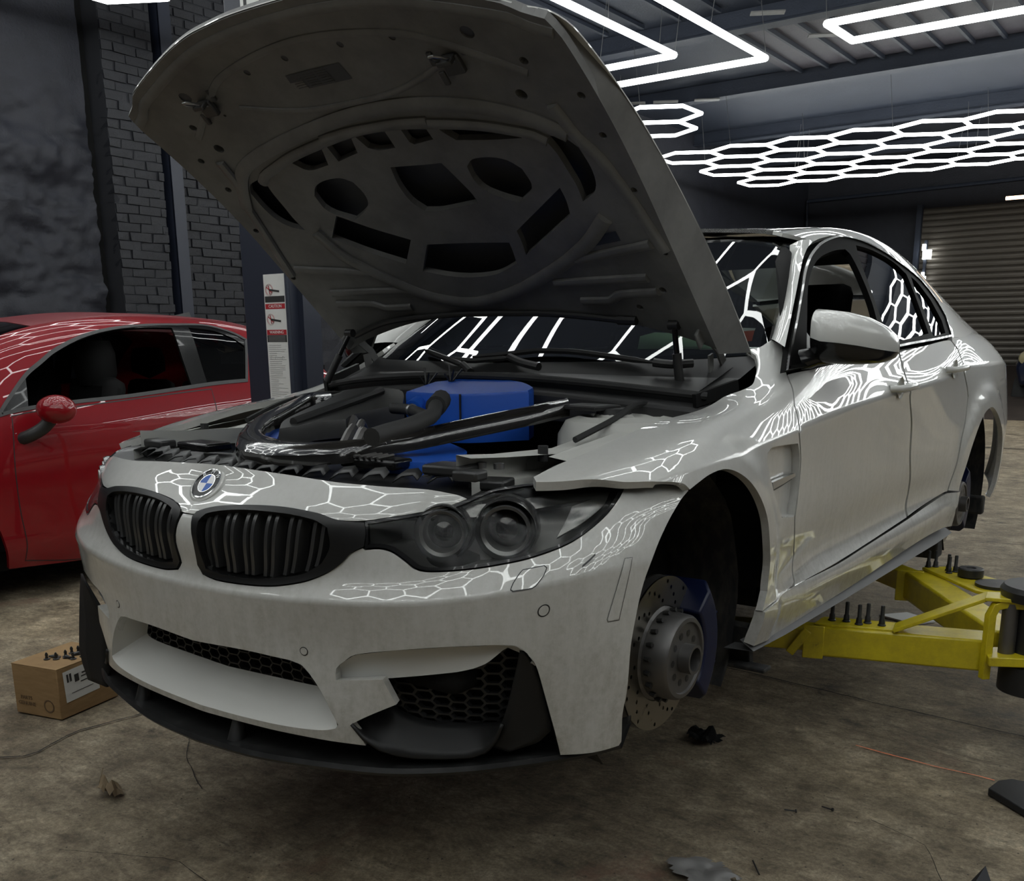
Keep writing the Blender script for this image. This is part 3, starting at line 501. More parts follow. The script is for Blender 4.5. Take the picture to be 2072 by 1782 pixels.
'rail1':[(0.56,-0.4811,0.8036),(0.56,-0.3674,0.7897),(0.56,-0.1367,0.7819),(0.56,-0.0451,0.7931),(0.56,0.0832,0.81),(0.56,0.1106,0.7966),(0.56,0.0009,0.7708),(0.56,-0.0847,0.7545),(0.56,-0.3678,0.7712),(0.56,-0.4378,0.7857)],
'rail2':[(0.575,-0.4314,0.7786),(0.575,-0.1077,0.7564),(0.575,-0.1547,0.7388),(0.575,-0.2269,0.7223),(0.575,-0.4563,0.7442)],
'tower':[(0.5473,-0.0191,0.845),(0.5263,0.1036,0.845),(0.6251,0.082,0.845),(0.7324,-0.035,0.845),(0.787,-0.2211,0.845),(0.8254,-0.3859,0.845),(0.8525,-0.5108,0.845),(0.7194,-0.318,0.845)],
'innerR1':[(-0.7594,-0.3275,0.745),(-0.9727,-0.0484,0.745),(-0.9637,0.0451,0.745),(-0.7197,-0.0615,0.745),(-0.5501,-0.1819,0.745),(-0.531,-0.3378,0.745)],
'innerR2':[(-0.4499,-0.3846,0.8),(-0.6875,-0.1612,0.8),(-0.8212,0.0509,0.8),(-0.6742,-0.0384,0.8),(-0.3199,-0.3781,0.8),(-0.2582,-0.4745,0.8)],
'wiper1':[(0.7095,0.0493),(0.7988,0.0602),(0.9199,0.0822),(1.0303,0.0759),(1.0924,0.0625),(1.2606,0.0141)],
'warm1':[(1.267,0.0141),(1.3126,0),(1.365,0)],
'wiper2':[(0.4817,0.0814),(0.5729,0.0519),(0.7042,0.0084)],
'wiper3':[(0.6074,0.0367),(0.7309,0.0293),(0.8443,0.0451)],
'warm3':[(0.8491,0.0504),(0.9068,0.0228),(0.9752,0)],
'cowlfront':[(-0.3879,-0.0023,0.9),(-0.568,0.4423,0.9),(-0.8916,1.0137,0.9),(-1.07,1.5973,0.9),(-0.8913,1.7455,0.9),(-0.1455,1.0307,0.9),(0.4458,0.5079,0.9),(0.8654,0.1292,0.9)],
'hose1':[(0.2619,-0.1898,0.8905),(0.3563,-0.322,0.8839),(0.4579,-0.4515,0.8774),(0.5016,-0.5281,0.8736),(0.5389,-0.6162,0.8692),(0.5635,-0.7005,0.865),(0.588,-0.7776,0.8611)],
'hose2':[(0.0844,-0.1782,0.8622),(0.1212,-0.1786,0.8621),(0.1664,-0.1929,0.8607),(0.2406,-0.2379,0.8562),(0.3152,-0.2932,0.8507)],
'metal':[(0.0771,-0.3352,0.8198),(0.003,-0.2469,0.8304),(0.0375,-0.2123,0.8345),(0.1407,-0.2571,0.8292),(0.2282,-0.325,0.821),(0.2427,-0.3925,0.8129),(0.1771,-0.4086,0.811)],
'f_dlo':[(0.4063,0.8491),(0.4842,0.9086),(0.5884,0.972),(0.6852,1.01),(0.7853,1.0473),(0.9647,1.0915),(1.1402,1.1174),(1.3766,1.1368),(1.599,1.1495),(1.8204,1.1607),(1.9875,1.118),(2.0804,1.0745),(1.9549,0.8605),(1.6944,0.8569),(1.4399,0.8474),(1.0903,0.8348),(0.8265,0.8321),(0.5617,0.8276),(0.4499,0.8217),(0.3943,0.8146)],
'f_g1':[(0.5817,0.9486),(0.6544,0.9888),(0.8118,1.041),(0.9894,1.0804),(1.1528,1.1026),(1.3624,1.115),(1.5619,1.1164),(1.5459,1.0035),(1.5456,0.8683),(1.325,0.8559),(1.0957,0.8479),(0.8307,0.8425),(0.5842,0.8375),(0.546,0.8354)],
'f_g2':[(1.681,1.1251),(1.8511,1.1128),(1.9694,1.073),(2.043,1.0294),(1.9518,0.8624),(1.8009,0.8612),(1.6589,0.8629),(1.6625,0.9589)],
'f_g0':[(0.4217,0.8546),(0.4783,0.895),(0.5561,0.9344),(0.5415,0.8359),(0.4525,0.8294)],
'f_door':[(0.449,0.8138),(0.559,0.8201),(0.8227,0.8221),(1.4363,0.8395),(1.678,0.8446),(1.6758,0.8172),(1.6771,0.7186),(1.6648,0.4894),(1.6332,0.1725),(1.6165,0),(1.2386,0),(0.735,0.0081),(0.4251,0.0595),(0.4354,0.1554),(0.4176,0.3433),(0.4131,0.5246),(0.4239,0.6609)],
'f_mirror':[(0.698,0.8584),(0.5935,0.7813)],
'finA':[(-0.87,-0.5419,0.3637),(-0.87,-0.5521,0.3046),(-0.87,-0.5644,0.2149),(-0.87,-0.5735,0.1392),(-0.87,-0.5696,0.091),(-0.87,-0.5571,0.0319)],
'finB':[(-0.5753,-0.7,0.4062),(-0.5105,-0.7,0.3404),(-0.4682,-0.7,0.3076),(-0.4893,-0.7,0.2545),(-0.5011,-0.7,0.1897),(-0.5278,-0.7,0.1207)],
'stk_g':[(1.1621,0.1565),(1.1941,0.1789),(1.3903,0.1579),(1.4162,0.0764),(1.182,0.0864)],
'stk_r':[(1.3975,0.1828),(1.458,0.1977),(1.4652,0.1243),(1.4247,0.1228)],
'stk_w':[(1.3901,0.2139),(1.458,0.2111),(1.4587,0.1944),(1.3968,0.186)]}

# ================= the setting =================
def struct(o, label=None): return tag(o, label, kind='structure')
XL, XR, YF, YB = -6.3, 9.5, -6.5, 20.0; ZC = 4.7
# floor: slightly uneven slab
n = 90; vs = []; fs = []
for j in range(n + 1):
    for i in range(n + 1):
        x = XL - .6 + (XR - XL + .6) * i / n; y = YF + (15.6 - YF) * j / n
        vs.append((x, y, .004 * noise.noise((x * .9, y * .9, 3.))- .004))
for j in range(n):
    for i in range(n): a = j * (n + 1) + i; fs.append((a, a + 1, a + n + 2, a + n + 1))
floor = struct(MB().add(vs, fs).build('floor', 'floor', smooth=True, recalc=False), 'mottled stained concrete garage floor')
def crack(pts, w=.004, m='crack', parent=floor):
    P = resamp(pts, int(6 + 14 * np.linalg.norm(np.array(pts[-1]) - np.array(pts[0])))); mb = MB()
    P = np.array([p + .010 * np.array([noise.noise((p[0] * 9, p[1] * 9, 0)), noise.noise((p[0] * 9, p[1] * 9, 5.))]) for p in P])
    for i in range(len(P) - 1):
        d = P[i + 1] - P[i]; q = np.array([-d[1], d[0]]) / (np.linalg.norm(d) + 1e-9); w0 = w * (.5 + random.random())
        mb.add([(*(P[i] + q * w), .0012), (*(P[i] - q * w), .0012), (*(P[i + 1] - q * w0), .0012), (*(P[i + 1] + q * w0), .0012)], [(0, 1, 2, 3)])
    return mb.build('crack', m, parent)
crack([(-1.62, -1.02), (-1.4, -.82), (-1.158, -.623), (-1.236, -.423), (-1.19, -.196), (-1.3, .3)], .0035)
crack([(.321, 1.497), (.723, 1.456), (1.076, 1.419), (1.435, 1.394), (2.2, 1.33)], .0035)
crack([(-3.5, 10.9), (-.5, 10.95), (3., 11.)], .02)
crack([(-.9, -.2), (-.7, -.35), (-.5, -.45)], .0012)
crack([(-.5, -.9), (-.2, -.75), (.15, -.8)], .0008)
crack([(1.45, .25), (1.35, .45), (1.2, .5)], .001)
M['orange_line'] = mat('orange_chalk', (.85, .22, .10), .9)
crack([(1.0, 1.0), (1.2, .975), (1.422, .97)], .0022, 'orange_line')
# sloping concrete at the far end, up to the shutter
struct(MB().add([(XL, 15.5, 0), (XR, 15.5, 0), (XR, YB, .74), (XL, YB, .74), (XL, 15.5, -.2), (XR, 15.5, -.2), (XR, YB, -.2), (XL, YB, -.2)],
    [(0, 1, 2, 3), (4, 7, 6, 5), (0, 4, 5, 1), (1, 5, 6, 2), (2, 6, 7, 3), (3, 7, 4, 0)]).build('ramp', 'ramp_floor'), 'dark concrete ramp rising to the roller shutter')
# left wall: rugged painted rubble as displaced geometry, brick piers of single bricks
def rubble(y0, y1, z0, z1, x, amp, name, step=.045):
    ny = int((y1 - y0) / step); nz = int((z1 - z0) / step); v = []; f = []
    for j in range(nz + 1):
        for i in range(ny + 1):
            y = y0 + (y1 - y0) * i / ny; z = z0 + (z1 - z0) * j / nz
            k = np.clip((3.6 - z) / .8, .15, 1)
            h = noise.fractal((y * 1.7, z * 3.4, 1.), .8, 2.1, 5) + .6 * abs(noise.noise((y * 5, z * 10, 7.))) + .45 * noise.noise((y * 11, z * 19, 2.))
            v.append((x + amp * k * h, y, z))
    for j in range(nz):
        for i in range(ny): a = j * (ny + 1) + i; f.append((a, a + 1, a + ny + 2, a + ny + 1))
    return MB().add(v, f).build(name, 'wall', smooth=False, recalc=False)
wl = struct(rubble(YF, 3.05, 0, ZC, XL, .07, 'wall_left', .035), 'dark painted rough rubble wall behind the red car')
for p in wl.data.polygons: p.use_smooth = True
w2 = rubble(4.55, YB, 0, ZC, XL, .02, 'rubble', .12); w2.parent = wl
b = MB().box((XL - .16, 3.05, ZC / 2), (.2, .35, ZC)).build('recess', 'black_matte', wl)  # black backing stands for the shadow left of the brick pier
# bricks of the pier (single parts, shared meshes), remainder joined as stuff
bm_ = []
for k in range(6):
    mb = MB(); mb.box((0, 0, 0), (.10, .218, .068)); mb.v = [(x + random.uniform(-.005, .005), y + random.uniform(-.007, .007), z + random.uniform(-.006, .006)) for x, y, z in mb.v]
    o = mb.build('brick', 'brick', bevel=0.); bm_.append(o.data); bpy.data.objects.remove(o)
def bricks(x, y0, y1, z0, z1, lim, count, off=.5):
    """running-bond face; the nearest/most visible as parts, the others as one stuff mesh"""
    rest = MB(); c = 0; z = z0; row = 0
    while z < z1:
        y = y0 - (.112 if row % 2 else 0)
        while y < y1 - .04:
            a = max(y, y0); e = min(y + .215, y1); s = (e - a) / .225
            if s > .2:
                dx = random.uniform(-.008, .008)
                if c < count and lim[0] < z < lim[1]:
                    o = bpy.data.objects.new('brick', random.choice(bm_)); COL.objects.link(o); o.parent = wl
                    o.location = (x + dx, (a + e) / 2, z + .034); o.scale = (1, s, 1); c += 1
                else: rest.box((x + dx, (a + e) / 2, z + .034), (.10, (e - a) - .012, .062))
            y += .225
        z += .075; row += 1
    tag(rest.build('brickwork', 'brick', wl), kind='stuff'); return c
M['mortar'] = mat('mortar_dark', (.011, .012, .016), .9)
MB().box((XL + .035, 3.39, ZC / 2), (.25, .50, ZC)).box((XL - .062, 4.25, ZC / 2), (.2, .9, ZC)).build('mortar', 'mortar', wl)
bricks(XL + .12, 3.14, 3.64, 0, ZC - .1, (1.15, 3.7), 120)
bricks(XL + .0, 3.86, 4.60, 0, ZC - .1, (1.15, 3.5), 150)
col = MB().box((XL + .10, 3.74, ZC / 2), (.12, .02, ZC)).box((XL + .16, 3.79, ZC / 2), (.02, .12, ZC)).box((XL + .10, 3.84, ZC / 2), (.12, .02, ZC)).build('steel_column', 'post'); struct(col, 'dark steel column against the left brickwork'); col.name = 'trim_1'
# back wall, right wall, front wall, ceiling
def wallbox(name, c, d, m='wall', label=None): return struct(MB().box(c, d).build(name, m), label)
wallbox('wall_back', ((XL + XR) / 2, YB + .1, ZC / 2), (XR - XL + .4, .2, ZC), label='dark painted far wall')
wallbox('wall_right', (XR + .1, (YF + YB) / 2, ZC / 2), (.2, YB - YF, ZC)); wallbox('wall_front', ((XL + XR) / 2, YF - .1, ZC / 2), (XR - XL + .4, .2, ZC))
cl = wallbox('ceiling', ((XL + XR) / 2, (YF + YB) / 2, ZC + .1), (XR - XL + .4, YB - YF + .4, .2), 'ceil', 'dark blue-grey ceiling')
# corrugated sheet bay in the ceiling, its ribs, and steel beams
MB().box((.8, 10.15, ZC - .01), (8.6, 2.5, .02)).build('ceiling_sheet', 'panel', cl)
for i in range(25): MB().box((-3.3 + i * .345, 10.15, ZC - .045), (.035, 2.5, .05)).build('rib', 'ceil', cl)
for y in (8.8, 11.5, 4.2, 14.5, 17.3): MB().box((-.4, y, ZC - .09), (XR - XL, .10, .18)).box((-.4, y, ZC - .19), (XR - XL, .2, .015)).build('beam', 'ceil', cl)
for i in range(12): MB().box((-5.9 + i * .46, 6.4, ZC - .03), (.04, 4.3, .04)).build('rib', 'ceil', cl)
for (x, y) in ((-5.1, 11.1), (-4.6, 11.35), (-5.5, 10.9), (-2.5, 8.3), (-2.3, 9.4)): MB().box((x, y, ZC - .22), (.34, .12, .012), Matrix.Rotation(.5, 3, 'Z')).build('plate', 'white_in_shade', cl)
pp = MB().tube([(-6.25, 19.9, 3.6), (-6.25, 19.85, 4.15), (5.5, 19.85, 4.35)], .035).build('pipe', 'ceil'); pp.parent = cl
# roller shutter with single slats
dr = struct(MB().box((-.35, YB - .02, 2.28), (7.1, .04, 3.1)).build('door_1', 'ramp_floor'), 'wide dark roller shutter in the far wall')
sl = MB(); prof = [(0, 0), (-.025, .02), (-.032, .055), (-.025, .09), (0, .112)]
sl.add([(x, y, z) for x in (-3.5, 3.5) for y, z in prof], [(i, i + 1, i + 6, i + 5) for i in range(4)]); s0 = sl.build('slat', 'door', dr, smooth=False); s0.location = (-.35, YB - .045, .76)
for k in range(1, 26):
    o = s0.copy(); COL.objects.link(o); o.location.z = .76 + k * .118
MB().box((-3.92, YB - .08, 2.3), (.1, .12, 3.2)).build('door_frame', 'ceil', dr)
M['wire_grey'] = mat('wire_grey', G(.08), .5)
# ---------------- ceiling light tubes ----------------
HL = 3.85; E_ = .48
def tube_mesh(L, r=.022):
    o = MB().tube([(0, 0, 0), (L, 0, 0)], r, 8).build('tube', 'led', smooth=False); me = o.data; bpy.data.objects.remove(o); return me
TM = {}
def seg(a, b, parent, r=.022):
    L = round(math.dist(a, b), 3)
    if (L, r) not in TM: TM[(L, r)] = tube_mesh(L, r)
    o = bpy.data.objects.new('tube', TM[(L, r)]); COL.objects.link(o); o.parent = parent; o.location = (*a, HL); o.rotation_euler = (0, 0, math.atan2(b[1] - a[1], b[0] - a[0])); return o
def wires(pts, parent):
    for x, y in pts: MB().tube([(x, y, HL + .02), (x + random.uniform(-.1, .1), y, ZC - .215)], .003, 4).build('wire', 'wire_grey', parent)
def hexgrid(cells, label):
    t = tag(empty('hexagon_light', (0, 0, 0)), label, 'ceiling light', None); E = {}
    for cx, cy in cells:
        V = [(cx + E_ * math.sin(k * math.pi / 3), cy + E_ * math.cos(k * math.pi / 3)) for k in range(6)]
        for k in range(6):
            a, b = V[k], V[(k + 1) % 6]; key = (round((a[0] + b[0]), 1), round((a[1] + b[1]), 1)); E.setdefault(key, (a, b))
    es = list(E.values())
    for a, b in es: seg(a, b, t)
    wires([es[i][0] for i in range(0, len(es), 9)], t); return t
HW = E_ * math.sqrt(3)
def cells(x0, y0, rows): return [(x0 + (j % 2) * HW / 2 + i * HW, y0 + j * E_ * 1.5) for j, (a, b) in enumerate(rows) for i in range(a, b)]
hexgrid(cells(-5.05, 11.81, [(0, 17)] * 5), 'long honeycomb of white light tubes over the far bay, right of the bonnet')
hexgrid(cells(-4.07, 9.02, [(-1, 1), (-1, 0)]), 'small white hexagon light pair just right of the raised bonnet edge')
hexgrid(cells(-5.14, 2.62 - 8 * .72, [(0, 3)] * 9), 'hexagon light over the red car, near the left wall at the top left')
hexgrid(cells(4.3, -1.2, [(0, 4)] * 9), 'honeycomb of light tubes over the near right bay, outside the picture, mirrored in the paint')
hexgrid(cells(1.93, 16.0, [(0, 8)] * 5), 'honeycomb of light tubes at the far right end, outside the picture')
hexgrid(cells(2.4, 8.2, [(0, 8)] * 4), 'honeycomb of light tubes over the rear right bay, mirrored in the doors')
FH = hexgrid(cells(-1.35, -5.16, [(0, 6)] * 7 + [(0, 4)] * 6), 'honeycomb of light tubes above the white car, mirrored in its nose and screen')
def frame_light(segs, label, ws):
    t = tag(empty('frame_light', (0, 0, 0)), label, 'ceiling light')
    for a, b in segs:
        L = math.dist(a, b); k = max(1, round(L / 1.2))
        for i in range(k):
            p = tuple(a[q] + (b[q] - a[q]) * i / k for q in (0, 1)); q2 = tuple(a[q] + (b[q] - a[q]) * (i + 1) / k for q in (0, 1)); seg(p, q2, t, .03)
    wires(ws, t); return t
frame_light([((-2.16, 7.5), (-2.16, -.9)), ((-2.79, 6.88), (-2.79, -.3)), ((-2.16, 7.5), (-5.6, 7.5)), ((-2.79, 6.88), (-5.0, 6.88)), ((-5.6, 7.5), (-5.6, 4.5)), ((-5., 6.88), (-5., 4.5))], 'double line of white tubes turning a corner above the raised bonnet', [(-2.16, 7.5), (-2.79, 6.88), (-2.16, 6.3), (-2.16, 5.), (-2.8, 5.7), (-3.3, 7.5), (-3.6, 6.88)])
frame_light([((-1.35, 6.81), (8.6, 6.81)), ((-1.33, 7.43), (8.6, 7.43)), ((-1.35, 6.81), (-1.33, 7.43)), ((8.6, 6.81), (8.6, 7.43))], 'long narrow rectangle of white tubes at the top right', [(-1.35, 6.81), (-.1, 6.81), (1., 6.81), (-.2, 7.43), (.9, 7.43)])
wt = tag(MB().tube([(-1.9, 17.6, 3.62), (-.2, 17.6, 3.62)], .03).build('warm_strip_light', 'led_warm'), 'warm orange strip light at the right edge, above the shutter', 'strip light')
bspot = tag(empty('bright_spot', (-3.72, 19.8, 2.3)), 'two small glowing white blocks put in for a bright blob on the shutter frame', 'wall lamp')  # bright blob of light built as glowing blocks
MB().box((.05, -.05, .62), (.16, .06, .18)).box((-.02, -.05, .76), (.06, .05, .12)).build('glow_block', 'led', bspot); MB().box((.02, -.05, .12), (.08, .05, .16)).box((0, -.05, .22), (.05, .05, .12)).build('glow_block', 'led', bspot)
MB().box((0, .02, .4), (.05, .08, 1.)).build('bracket', 'ceil', bspot)

# ================= the white car =================
car = tag(empty('white_saloon_car', (0, 0, LIFT)), 'dirty white saloon car with its bonnet up and wheels off, raised on the lift', 'car')
tr = lambda k: TR[k]
SIDES = (False, True)
M['grille_black'] = mat('grille_black', G(.007), .42, coat=.15, coat_r=.15, spec=.35); M['winglet_black'] = mat('winglet_black', G(.012), .5, spec=.3); M['slat_black'] = mat('slat_black', G(.03), .35, coat=.4, coat_r=.2); M['white_matte'] = mat('white_matte', (.52, .52, .49), .55, spec=.3); M['carbon_plain'] = mat('lacquered_carbon', (.014, .013, .012), .16, coat=1.); M['label_dark'] = mat('dark_label', (.030, .034, .042), .5); M['white_in_shade2'] = mat('white_primer', (.45, .45, .42), .5)
M['red_roof'] = mat('faded_red_roof', (.16, .022, .028), .45); M['dull_black'] = mat('dull_black_steel', (.03, .031, .034), .45, .5); M['dark_blue'] = mat('dark_blue_paint', (.008, .012, .03), .3, coat=1.); M['lamp_yellow'] = mat('yellowish_lamp', (.25, .22, .12), .3)
M['lamp_in'] = mat('lamp_housing', G(.10), .35); M['lamp_back'] = mat('lamp_reflector', G(.13), .35, .4); M['lamp_ring'] = mat('lamp_ring', G(.26), .3, .7)
M['lamp_glass'] = mat('projector_glass', G(.01), .05, coat=1); M['lamp_trim'] = mat('lamp_trim', G(.22), .2, .9); M['skirt'] = mat('grey_skirt', G(.10), .6)
# ---- front ----
nose = tr('nose'); top = nose[:7]; low = nose[7:]
NO = [(0, .0905)] + top + low + [(0, .197)]
panel('nose_panel', FRONT, NO + [(-u, v) for u, v in NO[1:-1][::-1]], m='white', parent=car, step=.015, sym=True)
ki, ko, la = tr('kid_in'), tr('kid_out'), tr('lamp')
it = tr('intake'); IT = [(max(u, 0), v) for u, v in it]
ITs = [(.0, IT[0][1])] + IT[1:-1] + [(0, IT[-1][1] + .001)]; ITsym = ITs + [(-u, v) for u, v in ITs[1:-1][::-1]]
out = tr('outer'); pil = tr('pillar'); bot = tr('bumpbot'); leg = tr('legbot'); arch = tr('archf'); seam = tr('lampseam')
# bumper outline, left half, clockwise from the middle under the badge
lampL = [p for p in la]
i0 = max(range(len(la)), key=lambda i: la[i][0])
lamp_low = la[i0:]                      # outer tip -> lower edge -> inner end
B = [(0, .199), (.0255, .199)] + [(u, v) for u, v in ko[::-1][:6] if v > .199] 
kid_low = ko[8:]                        # from the wing's outer end down and round to the inner edge
half = [(0, .2), (.018, .2)] + [(u - .003, v + .003) for u, v in ko[10:][::-1]][0:] + [(u, v + .004) for u, v in lamp_low[::-1]] \
    + [(u, v + .003) for u, v in seam] + [(min(u, 1.157), v) for u, v in arch[::-1]] + leg[::-1] + out[::-1][1:] + [(pil[0][0], pil[0][1])] + pil[1:3] + pil[4:] + [(.462, .668)] + bot[::-1] + [(0, bot[0][1])]
full = half + [(-u, v) for u, v in half[1:-1][::-1]]
bump_o = panel('bumper', FRONT, full, holes=[ITsym], m='white', parent=car, step=.016, sym=True, flange=.022)
def ring3(S, uv, mirror=False, sym=False):
    a = np.array(uv); sg = np.sign(a[:, 0]); X = S(np.abs(a[:, 0]), a[:, 1]); X[:, 0] *= np.where(sg < 0, -1, 1)
    if mirror: X[:, 0] *= -1
    return X
def funnel(name, A, Bc, m, parent, n=2, closed=True):
    A = np.array(A); Bc = np.array(Bc)
    if closed: A = np.vstack([A, A[:1]]); Bc = np.vstack([Bc, Bc[:1]])
    v = []; f = []; k = len(A)
    for j in range(n + 1): v += list(A * (1 - j / n) + Bc * j / n)
    for j in range(n):
        for i in range(k - 1): f.append((j * k + i, j * k + i + 1, (j + 1) * k + i + 1, (j + 1) * k + i))
    return MB().add(v, f).build(name, m, parent, smooth=True)
# centre intake: white funnel narrowing to a hexagon mesh
rim = resamp(catmull(ITsym, True, .02), 160)[:-1]
FB = Shift(FRONT, .085)
def shrinkv(uv):
    o = []
    for u, v in uv: t = np.clip((v - .515) / .165, 0, 1); o.append((u * (.93 - .03 * t), v - .004 - .062 * t))
    return o
rb = shrinkv(rim)
funnel('intake_duct', ring3(FRONT, rim), ring3(FB, rb), 'white_matte', bump_o)
FBk = Shift(FRONT, .10)
def hexmesh(name, S, poly, cell, m, parent, sym=False, mirror=False, w=.17, depth=.012, stretch=1.):
    mb = MB(); a = np.array(poly); lo, hi = a.min(0), a.max(0); j = 0; v = lo[1] - cell
    while v < hi[1] + cell:
        u = lo[0] - cell + (cell * stretch * 1.62 if j % 2 else 0)
        while u < hi[0] + cell:
            if inside([(u, v)], poly)[0] or inside([(u, v + cell * .4)], poly)[0] or inside([(u, v - cell * .4)], poly)[0]:
                R0 = [(u + cx * cell * stretch, v + cy * cell) for cx, cy in ((1, 0), (.62, .5), (-.62, .5), (-1, 0), (-.62, -.5), (.62, -.5))]
                R1 = [(u + (x - u) * (1 - w), v + (y - v) * (1 - w * 1.4)) for x, y in R0]
                P0 = ring3(S, R0, mirror); P1 = ring3(S, R1, mirror); P2 = P1 + [0, depth, 0]; n0 = len(mb.v)
                mb.v += [tuple(p) for p in np.vstack([P0, P1, P2])]
                for k in range(6):
                    q = (k + 1) % 6; mb.f += [(n0 + k, n0 + q, n0 + 6 + q, n0 + 6 + k), (n0 + 6 + k, n0 + 6 + q, n0 + 12 + q, n0 + 12 + k)]
            u += cell * stretch * 3.24
        v += cell * .5; j += 1
    return tag(mb.build(name, m, parent, recalc=False), kind='stuff')
rbp = [tuple(p) for p in rb]
hexmesh('intake_mesh', FB, rbp, .022, 'black', bump_o, w=.10)
panel('intake_backing', Shift(FRONT, .16), [(-.46, .50), (0, .50), (.46, .50), (.46, .70), (0, .70), (-.46, .70)], m='black_matte', parent=bump_o, sym=True, step=.05, flange=0, smooth_in=False)
for mr in SIDES:
    K = empty('kidney_grille'); K.parent = car
    KO = ko; KI = ki
    panel('grille_frame', FRONT, KO, holes=[KI], m='grille_black', parent=K, step=.014, off=.004, flange=.03, mirror=mr)
    a = resamp(catmull(KI, True, .01), 60)[:-1]; aa = np.array(a); c = aa.mean(0)
    funnel('grille_rim', ring3(FRONT, a, mr), ring3(Shift(FRONT, .035), c + (aa - c) * .97, mr), 'black_gloss', K)
    FK = Shift(FRONT, .012); us = np.linspace(.045, .385, 7)
    for i, u0 in enumerate(us[:-1] + .022):
        for du in (-.009, .011):
            vv = np.linspace(.150, .300, 30); q = [(u0 + du + .004 * math.sin((v - .15) / .15 * math.pi), v) for v in vv]; q = [p for p in q if inside([p], KI)[0]]
            if len(q) > 3:
                X = ring3(FK, q, mr); mb = MB()
                v = []; w = np.array([.0052, 0, 0]); dd = np.array([0, .03, 0])
                for p in X: v += [p - w, p + w, p + w + dd, p - w + dd]
                f = []
                for k in range(len(X) - 1):
                    b0 = 4 * k; f += [(b0 + s_, b0 + (s_ + 1) % 4, b0 + 4 + (s_ + 1) % 4, b0 + 4 + s_) for s_ in range(4)]
                mb.add(v, f).build('slat', 'slat_black', K)
    panel('radiator', Shift(FRONT, .11), [(0, .14), (.42, .14), (.42, .32), (0, .32)], m='black_matte', parent=K, step=.05, flange=0, mirror=mr, smooth_in=False)
    # headlamp: clear lens over a dark housing with two ring lamps
    Hd = empty('headlamp'); Hd.parent = car
    panel('lens', FRONT, inset(catmull(la, True, .01), .0015), m='lens', parent=Hd, step=.016, off=-.001, flange=0, mirror=mr, smooth_in=False)
    lo_ = resamp(catmull(la, True, .01), 110)[:-1]
    panel('lamp_seal', FRONT, catmull(la, True, .01), holes=[inset(catmull(la, True, .01), .0075)], m='black_gloss', parent=Hd, step=.01, off=.0015, flange=.01, mirror=mr, smooth_in=False)
    LB = Shift(FRONT, .10); c = np.array(lo_).mean(0)
    bk = c + (np.array(lo_) - c) * .97
    funnel('housing', ring3(FRONT, lo_, mr) + [0, .004, 0], ring3(LB, bk, mr), 'lamp_in', Hd) if 'lamp_in' in M else None
    panel('reflector', LB, [tuple(p) for p in bk], m='lamp_back', parent=Hd, step=.03, flange=0, mirror=mr, smooth_in=False)
    sx = -1 if mr else 1
    for (px_, py, pz, r) in [(*on(Shift(FRONT, .028), tr(k_))[0], r_) for k_, r_ in (('lring1', .047), ('lring2', .051))]:
        yaw = .5 if r < .053 else .62
        Rm = Matrix.Rotation(sx * yaw, 3, 'Z') @ Matrix.Rotation(math.pi / 2, 3, 'X')
        P0 = (sx * px_, py, pz)
        MB().lathe([(r * .62, -.06), (r * .80, -.02), (r * .86, .006), (r * 1.0, .012), (r * 1.02, .0), (r * .95, -.02), (r * .9, -.06)], P0, None, 36, Rm).build('ring_lamp', 'lamp_ring', Hd, smooth=True)
        MB().lathe([(.001, .0), (r * .45, -.004), (r * .72, -.018), (r * .8, -.03)], P0, None, 36, Rm).build('projector', 'lamp_glass', Hd, smooth=True)
        MB().lathe([(r * 1.10, -.05), (r * 1.16, .0), (r * 1.22, .008), (r * 1.28, .0), (r * 1.3, -.05)], P0, None, 36, Rm).build('bezel', 'lamp_trim', Hd, smooth=True)
    # brow and side reflectors inside the lamp
    panel('lamp_brow', Shift(FRONT, .035), [(.42, .135), (.60, .118), (.80, .108), (.965, .106), (.93, .135), (.80, .143), (.60, .155), (.46, .168)], m='lamp_trim', parent=Hd, step=.02, mirror=mr)
    panel('indicator', Shift(FRONT, .02), [(.86, .152), (.95, .125), (.93, .16), (.885, .205), (.835, .235)], m='lamp_trim', parent=Hd, step=.02, mirror=mr)
    # outer air intake: white ledge, recess, mesh, black blade
    A = resamp(out[0:9], 40); Bp = resamp(tr('ledge') + [tuple(out[8])], 40)
    strip('intake_ledge', ring3(FRONT, A, mr), ring3(Shift(FRONT, .025), Bp, mr), 'white_matte', bump_o, n=5, bow=-.012)
    om = tr('omesh')
    hexmesh('outer_intake_mesh', Shift(FRONT, .085), om, .022, 'black', bump_o, mirror=mr, w=.14)
    panel('outer_intake_backing', Shift(FRONT, .13), [(.44, .46), (.95, .44), (.95, .76), (.44, .74)], m='black_matte', parent=bump_o, step=.06, flange=0, mirror=mr, smooth_in=False)
    L_ = resamp(out[6:], 30); L2 = np.array(L_) + [-.005, 0]
    strip('intake_blade', ring3(FRONT, L_, mr), ring3(Shift(FRONT, .10), L2 - [.055, 0], mr), 'black', bump_o, n=3)
    # tow cover, sensors, side marker: thin joints round flush pieces
    for nm, k in (('tow_cover', 'tow'), ('side_marker', 'marker')):
        tk = catmull(tr(k), True, .006)
        if nm == 'tow_cover' and mr: continue
        panel(nm + '_gap' if 0 else 'joint', FRONT, tk, holes=[inset(tk, .0022 if nm == 'tow_cover' else .001)], m='black', parent=car, step=.01, off=.0006, flange=0, mirror=mr, smooth_in=False)
        panel(nm, FRONT, inset(tk, .0024), m='white', parent=car, step=.015, off=.0012, flange=.002, mirror=mr, smooth_in=False)
